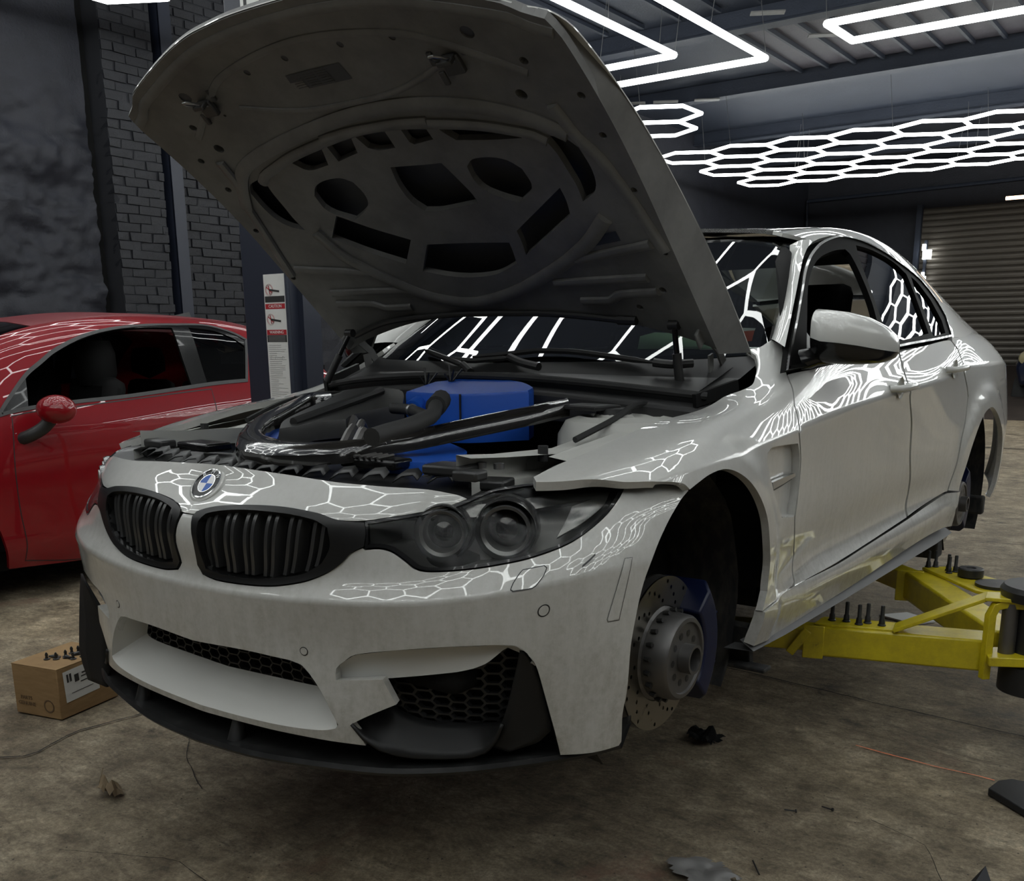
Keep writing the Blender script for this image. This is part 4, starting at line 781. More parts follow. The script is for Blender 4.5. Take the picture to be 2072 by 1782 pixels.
    for k in ('sens1', 'sens2'):
        u0, v0 = tr(k)[0]; cir = [(u0 + .0115 * math.cos(t), v0 + .0115 * math.sin(t)) for t in np.linspace(0, 2 * math.pi, 25)[:-1]]
        panel('parking_sensor', FRONT, cir, holes=[inset(cir, .0022)], m='black', parent=car, step=.01, off=.0008, flange=0, mirror=mr, smooth_in=False)
        panel('sensor_cap', FRONT, inset(cir, .0024), m='white', parent=car, step=.01, off=.0015, flange=.002, mirror=mr, smooth_in=False)
sc_ = tr('scuff'); strip('scuff', on(FRONT, [(u, v - .003) for u, v in sc_]), on(FRONT, [(u, v + .003) for u, v in sc_]), 'black', bump_o, off=(.002, -.003, .001))
# splitter: flat black lip with raised end fins
SPL = [(0, -.805), (.2, -.79), (.4, -.745), (.53, -.705), (.66, -.625), (.76, -.53), (.83, -.45), (.885, -.355)]
ZS = lambda x: .128 + .055 * x * x
e = resamp(catmull(SPL, False, .03), 40); inn = [(x * .93, y + .13 + .03 * abs(x)) for x, y in e]
sp = empty('front_splitter'); sp.parent = car
ee = [(-x, y) for x, y in e[::-1][:-1]] + [tuple(p) for p in e]; ii = [(-x, y) for x, y in inn[::-1][:-1]] + inn
mb = MB(); k = len(ee)
rows = [[(x, y, ZS(x) + .004) for x, y in ee], [(x, y + .006, ZS(x) + .014) for x, y in ee], [(x, y, ZS(x) + .016) for x, y in ii], [(x, y, ZS(x) - .004) for x, y in ii], [(x, y + .006, ZS(x) - .004) for x, y in ee], [(x, y, ZS(x) + .004) for x, y in ee]]
for r_ in rows: mb.v += [tuple(map(float, p)) for p in r_]
mb.f = [(j * k + i, j * k + i + 1, (j + 1) * k + i + 1, (j + 1) * k + i) for j in range(5) for i in range(k - 1)]
mb.build('lip', 'splitter', sp, smooth=True)
for x in (-.30, .10): MB().tube([(x, e[0][1] + .04 + .3 * x * x, .14), (x, e[0][1] + .05 + .3 * x * x, .19)], [.020, .012], 10).build('support', 'black', sp, smooth=True)
for mr in SIDES:
    # winglet: a curved black plate that sweeps up in front of the outer intake
    s_ = np.array([-1 if mr else 1, 1, 1])
    for ka, da, kb, db in (('wa', -.006, 'wb', .08), ('wc', .03, 'wd', .02)):
        A3 = resamp(on(Shift(FRONT, da), tr(ka)), 30) * s_; B3 = resamp(on(Shift(FRONT, db), tr(kb)), 30) * s_
        o = strip('winglet', A3, B3, 'winglet_black', sp, n=5); md = o.modifiers.new('solid', 'SOLIDIFY'); md.thickness = .007; md.offset = 0
o = strip('winglet', resamp(tr('finA'), 20), resamp(tr('finB'), 20), 'black_matte', sp, n=4); md = o.modifiers.new('solid', 'SOLIDIFY'); md.thickness = .006
# badge: blue and white quarters in a black ring, drawn as flat rings on the nose
u0, v0 = tr('logo')[0]; pc = FRONT([0.], [v0])[0]; nn = FRONT.normal([0.001], [v0])[0]; nn *= -1 if nn[1] > 0 else 1
zax = Vector(nn).normalized(); xax = Vector((1, 0, 0)); yax = zax.cross(xax).normalized(); BM_ = Matrix(((xax.x, yax.x, zax.x, pc[0]), (xax.y, yax.y, zax.y, pc[1]), (xax.z, yax.z, zax.z, pc[2]), (0, 0, 0, 1)))
bd = empty('badge'); bd.parent = car
def disc_sec(r0, r1, t0, t1, z, n=24):
    v = []; f = []
    for i in range(n + 1):
        t = t0 + (t1 - t0) * i / n
        for r in (r0, r1): v.append(BM_ @ Vector((r * math.cos(t), r * math.sin(t), z)))
    return v, [(2 * i, 2 * i + 1, 2 * i + 3, 2 * i + 2) for i in range(n)]
RB = .0405; TP = 2 * math.pi
prof = [(RB + .012, -.004), (RB + .009, .005), (RB + .004, .007), (RB, .005)]
mb = MB(); mb.lathe(prof, (0, 0, 0), 'z', 40); mb.v = [tuple(BM_ @ Vector(p)) for p in mb.v]; mb.build('badge_bezel', 'white', bd, smooth=True)
mb = MB(); mb.lathe([(RB, .003), (RB, .008), (RB - .003, .0085), (RB - .0035, .006)], (0, 0, 0), 'z', 40); mb.v = [tuple(BM_ @ Vector(p)) for p in mb.v]; mb.build('badge_rim', 'chrome', bd, smooth=True)
MB().add(*disc_sec(.0245, RB - .003, 0, TP, .0065, 48)).build('badge_ring', 'badge_black', bd, recalc=False)
for q in range(4): MB().add(*disc_sec(.0, .0235, q * TP / 4, (q + 1) * TP / 4, .007, 10)).build('badge_quarter', 'badge_blue' if q in (1, 3) else 'badge_white', bd, recalc=False)
MB().add(*disc_sec(.0235, .0250, 0, TP, .0074, 40)).build('badge_line', 'chrome', bd, recalc=False)
for ch, ang in (('B', 138), ('M', 90), ('W', 42)):
    a = math.radians(ang); T_ = BM_ @ Matrix.Translation((.0315 * math.cos(a), .0315 * math.sin(a), .0072)) @ Matrix.Rotation(a - math.pi / 2, 4, 'Z'); text(ch, .0150, 'badge_white', bd, name='badge_letter', mw=T_)
# ---- body sides ----
fen = tr('fender'); vmax = float(SIDE.vs[-1]) - .0005
FE = [p for p in fen] + [(-.1, vmax), (-.22, vmax), (-.36, vmax), (-.44, vmax - .012)]
FE = [(u, min(v, vmax)) for u, v in FE]
vent = tr('vent'); d1 = tr('door1'); d2 = tr('door2'); qp = tr('quarter'); sil = tr('sill')
for mr in SIDES:
    panel('front_wing', SIDE, FE, holes=[vent], m='white', parent=car, step=.02, mirror=mr, flange=.02)
    vr = resamp(catmull(vent, True, .01), 60)[:-1]
    class InX:
        us, vs = SIDE.us, SIDE.vs
        def __init__(s, d): s.d = d
        def __call__(s, u, v): return SIDE(u, v) - np.array([s.d, 0, 0])
        normal = Surf.normal
    VS = InX(.022); cv = np.array(vent).mean(0)
    panel('vent_recess', VS, [tuple(p) for p in vr], m='white', parent=car, step=.02, mirror=mr, flange=0, smooth_in=False)
    panel('side_gill', InX(.004), tr('gill'), m='silver', parent=car, step=.01, mirror=mr, flange=.012)
    panel('gill_shadow', InX(.016), [(u + .004, v - .012) for u, v in tr('gill')], m='black', parent=car, step=.01, mirror=mr, flange=.006)
    mv = (lambda a: ring3(InX(a), vr, mr)); funnel('vent_edge', mv(0.), mv(.022), 'white', car)
    dr_ = empty('front_door'); dr_.parent = car
    panel('door_skin', SIDE, inset(catmull(d1, True, .01), .0015), m='white', parent=dr_, step=.025, mirror=mr, smooth_in=False)
    dq = empty('rear_door'); dq.parent = car
    panel('door_skin', SIDE, inset(catmull(d2, True, .01), .0015), m='white', parent=dq, step=.025, mirror=mr, smooth_in=False)
    QE = [p for p in qp[:-1]] ; vt = float(SIDE.vs[-2])
    QO = [(2.478, .7575)] + qp[1:11] + [(u, v) for u, v in qp[11:]] + [(3.0, .455), (3.12, .385), (3.19, .28), (3.21, .17), (3.19, .06), (3.5, .03), (3.78, .06), (3.79, .3), (3.79, .6), (3.76, .78), (3.2, .84), (2.8, .835), (2.6, .82)]
    panel('quarter_panel', SIDE, QO, m='white', parent=car, step=.03, mirror=mr, smooth_in=True, flange=.02)
    panel('side_sill', SIDE, sil, m='white', parent=car, step=.025, mirror=mr, off=.006, flange=.03)
    # skirt blade under the sill
    BL = np.array([(.9, .27, .232), (.9, .5, .222), (.9, 1.0, .213), (.9, 1.6, .205), (.9, 2.2, .196), (.9, 2.46, .20)]); s_ = np.array([-1 if mr else 1, 1, 1])
    a = np.array([(.885, y, z + .026) for _, y, z in BL]) * s_; b2 = np.array([(.925, y, z) for _, y, z in BL]) * s_; c2_ = np.array([(.84, y, z - .004) for _, y, z in BL]) * s_
    strip('skirt_blade', a, b2, 'skirt', car, n=1); strip('skirt_blade', b2, c2_, 'skirt', car, n=1)
    # door handles
    for (hu, hp, par) in ((1.50, .862, dr_), (2.27, .905, dq)):
        x0 = float(SIDE([hu], [.62])[0][0]); pts = [(s_[0] * (x0 + q), hu + t, hp + .004 * k) for q, t, k in ((-.012, -.10, 0), (.018, -.085, 0), (.036, -.03, 1), (.038, .03, 1.5), (.020, .085, 1), (-.012, .10, 0))]
        MB().tube(catmull(pts, False, .01), .0125, 10).build('door_handle', 'white', par, smooth=True)
        mb = MB(); mb.lathe([(.001, 0), (.022, .002), (.034, .006), (.038, .012)], (s_[0] * (x0 - .007), hu - .02, hp), 'x', 20)
        mb.build('handle_cup', 'white', par, smooth=True)
    # greenhouse: gloss black window surround, glass
    dl = catmull(tr('dlo'), True, .012); g = [tr('glass1'), tr('glass2'), tr('glass3')]
    WS = empty('side_windows'); WS.parent = car
    panel('window_surround', CABIN, dl, holes=[catmull(q, True, .012) for q in g], m='surround', parent=WS, step=.025, off=.002, flange=.02, mirror=mr, smooth_in=False)
    for q in (g if mr else g[1:]): panel('side_glass', CABIN, q, m='glass', parent=WS, step=.03, off=-.008, flange=0, mirror=mr)
    panel('inner_trim', CABIN, [(.62, .0), (1.2, .0), (2.0, .0), (3.4, .02), (3.4, .35), (3.1, float(CABIN.vs[3])), (2.0, float(CABIN.vs[3])), (1.25, float(CABIN.vs[3])), (.95, .30)], holes=[inset(dl, .03)], m='black_matte', parent=WS, step=.05, mirror=mr, off=.035, flip=1, flange=0, smooth_in=False)
    o_ = resamp(dl, 140); i_ = resamp(inset(catmull(tr('dlo'), True, .012), .010), 140)
    panel('window_moulding', CABIN, dl, holes=[inset(dl, .008)], m='black_gloss', parent=WS, step=.02, off=.008, flange=.008, mirror=mr, smooth_in=False)
    # A-pillar and roof rail
    pa = resamp(on(SCREEN, tr('pillscr')), 20); pb = resamp(on(CABIN, tr('pilldlo')[:]), 20)
    pa = np.array(pa); pa[0] = pa[0]
    strip('a_pillar', pa * s_, pb * s_, 'white', car, n=6, bow=.016)
    rd = tr('raildlo'); vr_ = float(CABIN.vs[3]) + .03
    RO = [(u, v) for u, v in rd] + [(2.65, .0), (2.8, .0), (3.0, .0), (3.35, .0), (3.6, .12), (3.4, .30), (3.15, vr_), (2.7, vr_), (2.2, vr_), (1.7, vr_), (1.35, vr_), (1.215, vr_ + .0), (1.20, vr_ - .04)]
    panel('roof_rail', CABIN, RO, m='white', parent=car, step=.025, mirror=mr)
# roof, rear glass, boot
vr_ = float(CABIN.vs[3]) + .032; vm = float(CABIN.vs[-1])
RF = [(1.195, vr_), (1.17, vm)]; 
class RoofS:
    """the cabin surface with x as first parameter, so both halves are one skin"""
    us = np.array([-.55, .55]); vs = np.array([1.1, 3.8])
    def __call__(s, u, v):
        u = np.atleast_1d(u); v = np.atleast_1d(v); t = np.clip(np.abs(u) / .545, 0, 1); X = CABIN(v, vm - t * (vm - vr_)); X[:, 0] = np.abs(X[:, 0]) * np.sign(u + 1e-12); return X
    normal = Surf.normal
ROOF = RoofS()
def rp(name, y0, y1, m, w0, w1, bow0=0., bow1=0., **k):
    xs = np.linspace(-1, 1, 21); O = [(x * w0, y0 + bow0 * x * x) for x in xs] + [(x * w1, y1 + bow1 * x * x) for x in xs[::-1]]
    return panel(name, ROOF, O, m=m, parent=car, step=.04, smooth_in=False, **k)
rp('roof', 1.172, 2.72, 'carbon', .525, .51, .035, .0); rp('rear_window', 2.73, 3.42, 'glass', .50, .46); rp('boot_lid', 3.43, 3.79, 'white', .50, .50)
MB().box((0, 3.79, .62), (1.5, .08, .72)).build('rear_end', 'white', car, bevel=.03)
# windscreen
wsx = .97; us0, us1 = float(SCREEN.us[0]), float(SCREEN.us[-1]); vs1 = float(SCREEN.vs[-1])
um = (us0 + us1) / 2
WO = [(us0 + .005, .03), (um, .02), (us1 - .005, .03), (us1 - .004, vs1 * .5), (us1 - .01, vs1 - .004), (um, vs1 - .002), (us0 + .01, vs1 - .004), (us0 + .004, vs1 * .5)]
panel('windscreen', SCREEN, WO, m='glass_clear', parent=car, step=.04, off=0, flange=0)
W2 = catmull(WO, True, .02); panel('screen_border', SCREEN, W2, holes=[inset(W2, .03)], m='black_gloss', parent=car, step=.03, off=-.004, flange=0, smooth_in=False)
for k, (px_, w_, h_, mm) in enumerate((((.72, 1.06), .10, .05, 'sticker_red'), )):
    pass
M['sticker_red'] = mat('red_sticker', (.45, .08, .04), .5); M['sticker_green'] = mat('green_sticker', (.30, .42, .28), .5)
for k, mm in (('stk_g', 'sticker_green'), ('stk_r', 'sticker_red'), ('stk_w', 'paper')): panel('sticker', Shift(SCREEN, .01), tr(k), m=mm, parent=car, step=.05, flange=0, smooth_in=False)
panel('headliner', ROOF, [(-.5, 1.25), (.5, 1.25), (.48, 2.7), (-.48, 2.7)], m='black_matte', parent=car, step=.1, off=.03, flange=0, flip=1, smooth_in=False)
MB().box((-.66, 1.9, 1.13), (.02, 1.5, .26), Matrix.Rotation(.5, 3, 'Y')).build('far_side_blackout', 'black_matte', car)  # black slab added across the far windows to keep the cabin dark
MB().add([(-.72, .70, 1.0), (.72, .70, 1.0), (.70, 1.15, .93), (-.70, 1.15, .93), (-.72, .70, .6), (.72, .70, .6), (.7, 1.15, .6), (-.7, 1.15, .6)], [(0, 1, 2, 3), (0, 4, 5, 1), (1, 5, 6, 2), (2, 6, 7, 3), (3, 7, 4, 0)]).build('dashboard', 'black', car)
for x in (-.38, .38):
    st_ = empty('seat'); st_.parent = car
    MB().box((x, 1.75, .45), (.5, .5, .2)).build('seat_base', 'black_matte', st_, bevel=.05); MB().box((x, 2.05, .80), (.46, .14, .60), Matrix.Rotation(-.3, 3, 'X')).build('seat_back', 'black_matte', st_, bevel=.06); MB().box((x, 2.16, 1.16), (.26, .10, .18), Matrix.Rotation(-.2, 3, 'X')).build('headrest', 'black_matte', st_, bevel=.04)
MB().box((0, 1.9, .26), (1.5, 2.4, .06)).box((0, .72, .6), (1.5, .04, .7)).box((0, 3.3, .6), (1.4, .04, .7)).build('underfloor', 'black_matte', car)
MB().box((0, 2.85, .40), (1.2, .9, .25)).build('rear_axle_tray', 'black_matte', car, bevel=.05)
# door mirror
for mr in SIDES:
    sx = -1 if mr else 1; mi = empty('door_mirror'); mi.parent = car
    def loft(secs, name, m):
        v = []; f = []; k = len(secs[0])
        for s__ in secs: v += [(sx * x, y, z) for x, y, z in s__]
        for j in range(len(secs) - 1):
            for i in range(k): f.append((j * k + i, j * k + (i + 1) % k, (j + 1) * k + (i + 1) % k, (j + 1) * k + i))
        f += [tuple(range(k)), tuple(range(len(v) - k, len(v)))[::-1]]
        return MB().add(v, f).build(name, m, mi, smooth=True)
    def oval(c, ry, rz, z_lo, z_hi, n=22, sq=.62):
        o = []
        for i in range(n):
            t = TP * i / n; cy, sy = math.cos(t), math.sin(t); yy = c[1] + ry * math.copysign(abs(cy)**sq, cy); zz = c[2] + rz * math.copysign(abs(sy)**sq, sy)
            o.append((c[0], yy, min(max(zz, c[2] + z_lo), c[2] + z_hi)))
        return o
    cs = [((.853, .80, 1.055), .055, .052), ((.865, .79, 1.045), .075, .068), ((.90, .78, 1.035), .085, .074), ((.95, .785, 1.03), .085, .072), ((1.0, .80, 1.022), .078, .064), ((1.04, .825, 1.012), .060, .05), ((1.062, .85, 1.006), .035, .032), ((1.07, .86, 1.003), .012, .012)]
    loft([oval(c, ry, rz, -.014, 9) for c, ry, rz in cs], 'mirror_cap', 'white')
    loft([oval((c[0], c[1], c[2]), ry * 1.01, rz * 1.0, -9, -.012) for c, ry, rz in cs], 'mirror_base', 'black_gloss')
    MB().tube([(sx * .83, .70, .965), (sx * .87, .75, .98), (sx * .93, .79, .985)], [.035, .028, .025], 10).build('mirror_arm', 'black_gloss', mi, smooth=True)
    MB().add([(sx * .853, .60, .945), (sx * .853, .90, .965), (sx * .79, .78, 1.10)], [(0, 1, 2)]).build('mirror_triangle', 'black', mi)
# ---- wheel arches, liners, brakes ----
for mr in SIDES:
    sx = -1 if mr else 1
    for (yc, zc, R_, y0, nm) in ((-.045, .36, .392, 0, 'f'), (2.835, .345, .392, 1, 'r')):
        v = []; f = []; n = 28; t0, t1 = math.radians(-38), math.radians(218)
        xs = (.885 - .05 * (yc < 1), .84, .60, .45)
        for j, x in enumerate(xs):
            rr = R_ - (.0 if j < 2 else .03)
            for i in range(n + 1):
                t = t0 + (t1 - t0) * i / n; w_ = .004 * math.sin(i * 1.7) if j else 0; v.append((sx * x, yc + (rr + w_) * math.cos(t), zc + (rr + w_) * math.sin(t)))
        f = [(j * (n + 1) + i, j * (n + 1) + i + 1, (j + 1) * (n + 1) + i + 1, (j + 1) * (n + 1) + i) for j in range(len(xs) - 1) for i in range(n)]
        c0 = len(v); v.append((sx * .45, yc, zc)); f += [((len(xs) - 1) * (n + 1) + i, (len(xs) - 1) * (n + 1) + i + 1, c0) for i in range(n)]
        MB().add(v, f).build('wheel_arch_liner', 'liner', car, smooth=True)
        # hanging edge of the liner
        if nm == 'r': (MB().box((sx * .86, 3.12, .23), (.12, .05, .09)).build('liner_flap', 'liner', car, bevel=.01), MB().box((sx * .80, 2.47, .16), (.16, .10, .16)).build('liner_flap', 'liner', car, bevel=.01))
        else: (MB().box((sx * .78, .36, .22), (.2, .03, .12), Matrix.Rotation(.2, 3, 'X')).build('liner_flap', 'liner', car, bevel=.004), MB().box((sx * .80, .34, .165), (.28, .05, .012)).build('liner_flap', 'liner', car, bevel=.004))
for mr in SIDES:
    sx = -1 if mr else 1
    for yc, zc in ((-.045, .291), (2.81, .275)):
        bk = empty('brake'); bk.parent = car; X0 = .80
        Y = lambda x, y, z: (sx * x, yc + y, zc + z)
        # drilled disc: annulus with through holes
        N_ = 12; r0, r1 = .118, .19; outer = [(r1 * math.cos(t), r1 * math.sin(t)) for t in np.linspace(0, TP, 73)[:-1]]; innr = [(r0 * math.cos(t), r0 * math.sin(t)) for t in np.linspace(0, TP, 49)[:-1]]
        hs = []
        for k in range(N_):
            for q, rr in enumerate((.132, .148, .163, .178)):
                a = TP * k / N_ + q * .13; hs.append([(rr * math.cos(a) + .0052 * math.cos(t), rr * math.sin(a) + .0052 * math.sin(t)) for t in np.linspace(0, TP, 9)[:-1]])
        co = [Vector(p) for p in outer]; ed = [(i, (i + 1) % 72) for i in range(72)]
        for h in [innr] + hs: n0 = len(co); co += [Vector(p) for p in h]; ed += [(n0 + i, n0 + (i + 1) % len(h)) for i in range(len(h))]
        v2, _, f2, *_q = delaunay_2d_cdt(co, ed, [], 0, 1e-7); P2 = np.array([tuple(p) for p in v2]); F2 = np.array([t for t in f2 if len(t) == 3]); cc = P2[F2].mean(1); kk = inside(cc, outer) & ~inside(cc, innr)
        for h in hs: kk &= ~inside(cc, h)
        F2 = F2[kk]
        mb = MB()
        for d_ in (0., -.034): mb.add([Y(X0 + .017 + d_, p[0], p[1]) for p in P2], [tuple(map(int, t)) for t in F2])
        mb.build('disc', 'disc', bk); 
        MB().lathe([(r1 - .0006, -.012), (r1 - .0006, .012)], Y(X0, 0, 0), 'x', 72).lathe([(r0, -.016), (r0, .016)], Y(X0, 0, 0), 'x', 48).build('disc_vanes', 'dull_steel', bk, smooth=True)
        s3_ = sx
        MB().lathe([(.122, s3_ * .012), (.108, s3_ * .020), (.104, s3_ * .075), (.098, s3_ * .083), (.088, s3_ * .084), (.086, s3_ * .078), (.030, s3_ * .078)], Y(X0, 0, 0), 'x', 40).build('disc_bell', 'dull_steel', bk, smooth=True)
        MB().lathe([(.036, s3_ * .07), (.036, s3_ * .108), (.029, s3_ * .108), (.028, s3_ * .06), (.001, s3_ * .06)], Y(X0, 0, 0), 'x', 28).build('hub_bore', 'dull_steel', bk, smooth=True)
        for k in range(10):
            a = TP * k / 10; MB().lathe([(.009, s3_ * .0788), (.001, s3_ * .0790)], Y(X0, .060 * math.cos(a), .060 * math.sin(a)), 'x', 10).build('bolt_hole', 'black', bk)
        for k in range(20):
            a = TP * (k + .5) / 20; MB().tube([Y(X0 + .03, .108 * math.cos(a), .108 * math.sin(a)), Y(X0 + .045, .112 * math.cos(a), .112 * math.sin(a))], .006, 6).build('rivet', 'black', bk)
        # caliper hugging the rear of the disc
        cal = MB(); prof_ = []
        for i in range(15):
            a = math.radians(-46 + 92 * i / 14); prof_.append(a)
        v = []; f = []
        for a in prof_:
            for (x, r) in ((X0 + .075, .125), (X0 + .078, .19), (X0 + .055, .222), (X0 - .06, .222), (X0 - .08, .19), (X0 - .08, .13)): v.append(Y(x, r * math.cos(a), r * math.sin(a)))
        f = [(i * 6 + j, i * 6 + (j + 1) % 6, (i + 1) * 6 + (j + 1) % 6, (i + 1) * 6 + j) for i in range(14) for j in range(6)] + [tuple(range(6)), tuple(range(84, 90))]
        cal.add(v, f).build('caliper', 'blue_dark', bk, bevel=.006)
        for dz in (-.085, -.02, .05): MB().tube([Y(X0 + .02, .205, dz - .028), Y(X0 + .02, .245, dz), Y(X0 + .02, .205, dz + .028)], [.02, .028, .02], 10).build('caliper_boss', 'blue_dark', bk, smooth=True)
        MB().tube([Y(.70, .12, -.12), Y(.62, .2, .1), Y(.55, .1, .35)], .035, 10).build('strut', 'black', bk, smooth=True)
        MB().tube([Y(.72, 0, -.12), Y(.4, .1, -.08)], .025, 8).build('lower_arm', 'dull_steel', bk, smooth=True)
        MB().lathe([(.14, 0), (.16, -sx * .01), (.0, -sx * .01)], Y(X0 - .05, 0, 0), 'x', 24).build('dust_shield', 'black', bk)

# ================= raised bonnet =================
bon = empty('bonnet'); bon.parent = car
rm = TR['hoodrim']; fr = [(abs(x), s) for x, s in rm[1:]] ; fr[0] = (0., 1.3125)
fr = fr[:-1] + [(.688, 1.15)]
side = [(.70, 1.10), (.702, .9), (.70, .7), (.70, .5), (.70, .3), (.70, .12)]
rear = [(.60, .155), (.35, .205), (0, .222)]
R_ = fr + side + rear; OUTL = [(x, s) for x, s in R_[::1]] + [(-x, s) for x, s in R_[1:-1][::-1]]
cuts = [tr('cA'), tr('cA2'), tr('cC'), tr('cS'), tr('cR'), tr('cH'), tr('cT1'), tr('cT2'), tr('cT3'), tr('cT4'), tr('cT5'), [(-x, s) for x, s in tr('cH')], [(-x, s) for x, s in tr('cS')]]
cuts[4] = [(x - .012, s) for x, s in cuts[4]]
holes_r = [.017, .017, .015, .015, .011, .011, .010, .010, .010, .010, .009, .009, .009, .009, .008, .008, .009, .009, .009, .009, .004, .011, .011, .009]
circ = lambda c, r, n=14: [(c[0] + r * math.cos(t), c[1] + r * math.sin(t)) for t in np.linspace(0, TP, n + 1)[:-1]]
hl = [circ(c, r) for c, r in zip(tr('hole'), holes_r)]
cs_ = [catmull(q, True, .012) for q in cuts]
# drop cut-outs that would overlap one already kept
keep = []
for q in cs_:
    if not any(inside(q, k).any() or inside(k, q).any() for k in keep): keep.append(q)
hl = [h for h in hl if not any(inside(h, k).any() for k in keep)]
HCEN = HO + .6 * HS - HN
def hoodpanel(name, S, o, holes, m, flip, **k):
    return panel(name, S, o, holes=holes, m=m, parent=bon, center=HCEN, flip=flip, smooth_in=False, **k)
oc = catmull(OUTL, True, .02)
hoodpanel('bonnet_liner', HIN, oc, keep + hl, 'white_in_shade', 1, step=.025, flange=.018)
fr2 = [(x * 1.0, s + .004) for x, s in fr]; R2_ = fr2 + [(.716, 1.10), (.726, .9), (.728, .6), (.733, .3), (.742, .0)] + [(.60, .12), (.35, .19), (0, .21)]
O2 = catmull([(x, s) for x, s in R2_] + [(-x, s) for x, s in R2_[1:-1][::-1]], True, .02)
hoodpanel('bonnet_skin', HOUT, O2, [], 'white', 0, step=.03, flange=.003)
hoodpanel('bonnet_skin_underside', Hood(lambda x, s: hood_out(x, s) - .004), [(x * .97, .03 + s * .965) for x, s in O2], [], 'cavity_shade', 1, step=.04, flange=0)
# turned-down flanges along the sides
for sx in (-1, 1):
    s_ = np.linspace(.01, 1.14, 40); xo = np.interp(s_, [0, .3, .6, .9, 1.14], [.742, .733, .728, .726, .69]); xi = np.interp(s_, [0, .3, .6, .9, 1.14], [.70, .70, .70, .702, .686])
    strip('bonnet_flange', HOUT(xo * sx, s_), HIN(xi * sx, np.clip(s_ + .03, .1, 1.15)), 'white_in_shade', bon, n=4)
# pressed ribs of the inner panel
def ridge(pts, r=.010, m='white_in_shade', off=-.002, name='rib', flat=.45):
    P = np.array(catmull(pts, False, .02)); X = HIN(P[:, 0], P[:, 1]) + HN * off
    mb = MB().tube([tuple(p) for p in X], r, 8)
    V = np.array(mb.v); k = 8
    for i in range(len(X)): V[i*k:(i+1)*k] = X[i] + (V[i*k:(i+1)*k] - X[i]) - np.outer(((V[i*k:(i+1)*k] - X[i]) @ HN) * (1 - flat), HN)
    mb.v = [tuple(v) for v in V]; return mb.build(name, m, bon, smooth=True)
mx = lambda P: [(-x, s) for x, s in P]
for k in ('ridgeU', 'ridgeT'): ridge(tr(k), .022, flat=.5)
for k in ('ridge', 'ridge1'): ridge(tr(k), .016, flat=.6); ridge(mx(tr(k)), .016, flat=.6)
for k in ('rib1', 'rib2', 'rib3'): ridge(tr(k), .015, flat=.6); ridge(mx(tr(k)), .015, flat=.6)
fe = [(x, s - .035) for x, s in fr]; ridge([(-x, s) for x, s in fe[::-1]] + fe[1:], .014, flat=.35)
ridge([(-.56, 1.02), (-.45, 1.09), (-.30, 1.17), (0, 1.21), (.30, 1.17), (.45, 1.09), (.56, 1.02)], .010, flat=.4)
ridge([(-.34, 1.07), (-.22, 1.03), (-.1, 1.01), (.1, 1.01), (.22, 1.03), (.34, 1.07)], .008, flat=.5)
# stickers with small print
for k, nm in (('label1', 'information_label'), ('label2', 'battery_label')):
    hoodpanel(nm, HIN, tr(k), [], 'label_dark', 1, step=.05, off=.001, flange=0) if 'label_dark' in M else None
def hood_frame(x, s):
    p = Vector(HIN([x], [s])[0] - HN * .002); z = Vector(-HN); xx = Vector((-1, 0, 0)); yy = z.cross(xx); return Matrix(((xx.x, yy.x, z.x, p.x), (xx.y, yy.y, z.y, p.y), (xx.z, yy.z, z.z, p.z), (0, 0, 0, 1)))
a = np.array(tr('label1')); cx, cs = a.mean(0)
for i in range(7):
    T_ = hood_frame(cx - .005, a[:, 1].min() + .006 + i * .007)
    for j in range(3): mb = MB().box((-.045 + j * .045, 0, 0), (.036, .0012, .0004)); mb.v = [tuple(T_ @ Vector(v)) for v in mb.v]; mb.build('print_line', 'trim', bon)
# two striker latches
for (x, s), sgn in zip(tr('latch'), (1, -1)):
    T_ = hood_frame(x, s); lt = empty('latch'); lt.parent = car
    mb = MB().box((0, 0, .006), (.05, .045, .014)).box((0, -.02, .02), (.04, .012, .03)); mb.v = [tuple(T_ @ Vector(v)) for v in mb.v]; mb.build('latch_plate', 'trim', lt, bevel=.003)
    pts = [(-.013, -.01, .01), (-.013, -.045, .045), (-.006, -.056, .055), (.006, -.056, .055), (.013, -.045, .045), (.013, -.01, .01)]
    MB().tube([tuple(T_ @ Vector(p)) for p in catmull(pts, False, .004)], .0035, 8).build('striker', 'steel', lt, smooth=True)
    for dx, dy in ((.045, .03), (-.04, -.03), (.05, -.02)):
        mb = MB().box((dx, dy, .002), (.016, .034, .008)); mb.v = [tuple(T_ @ Vector(v)) for v in mb.v]; mb.build('bracket', 'trim', lt, bevel=.003)
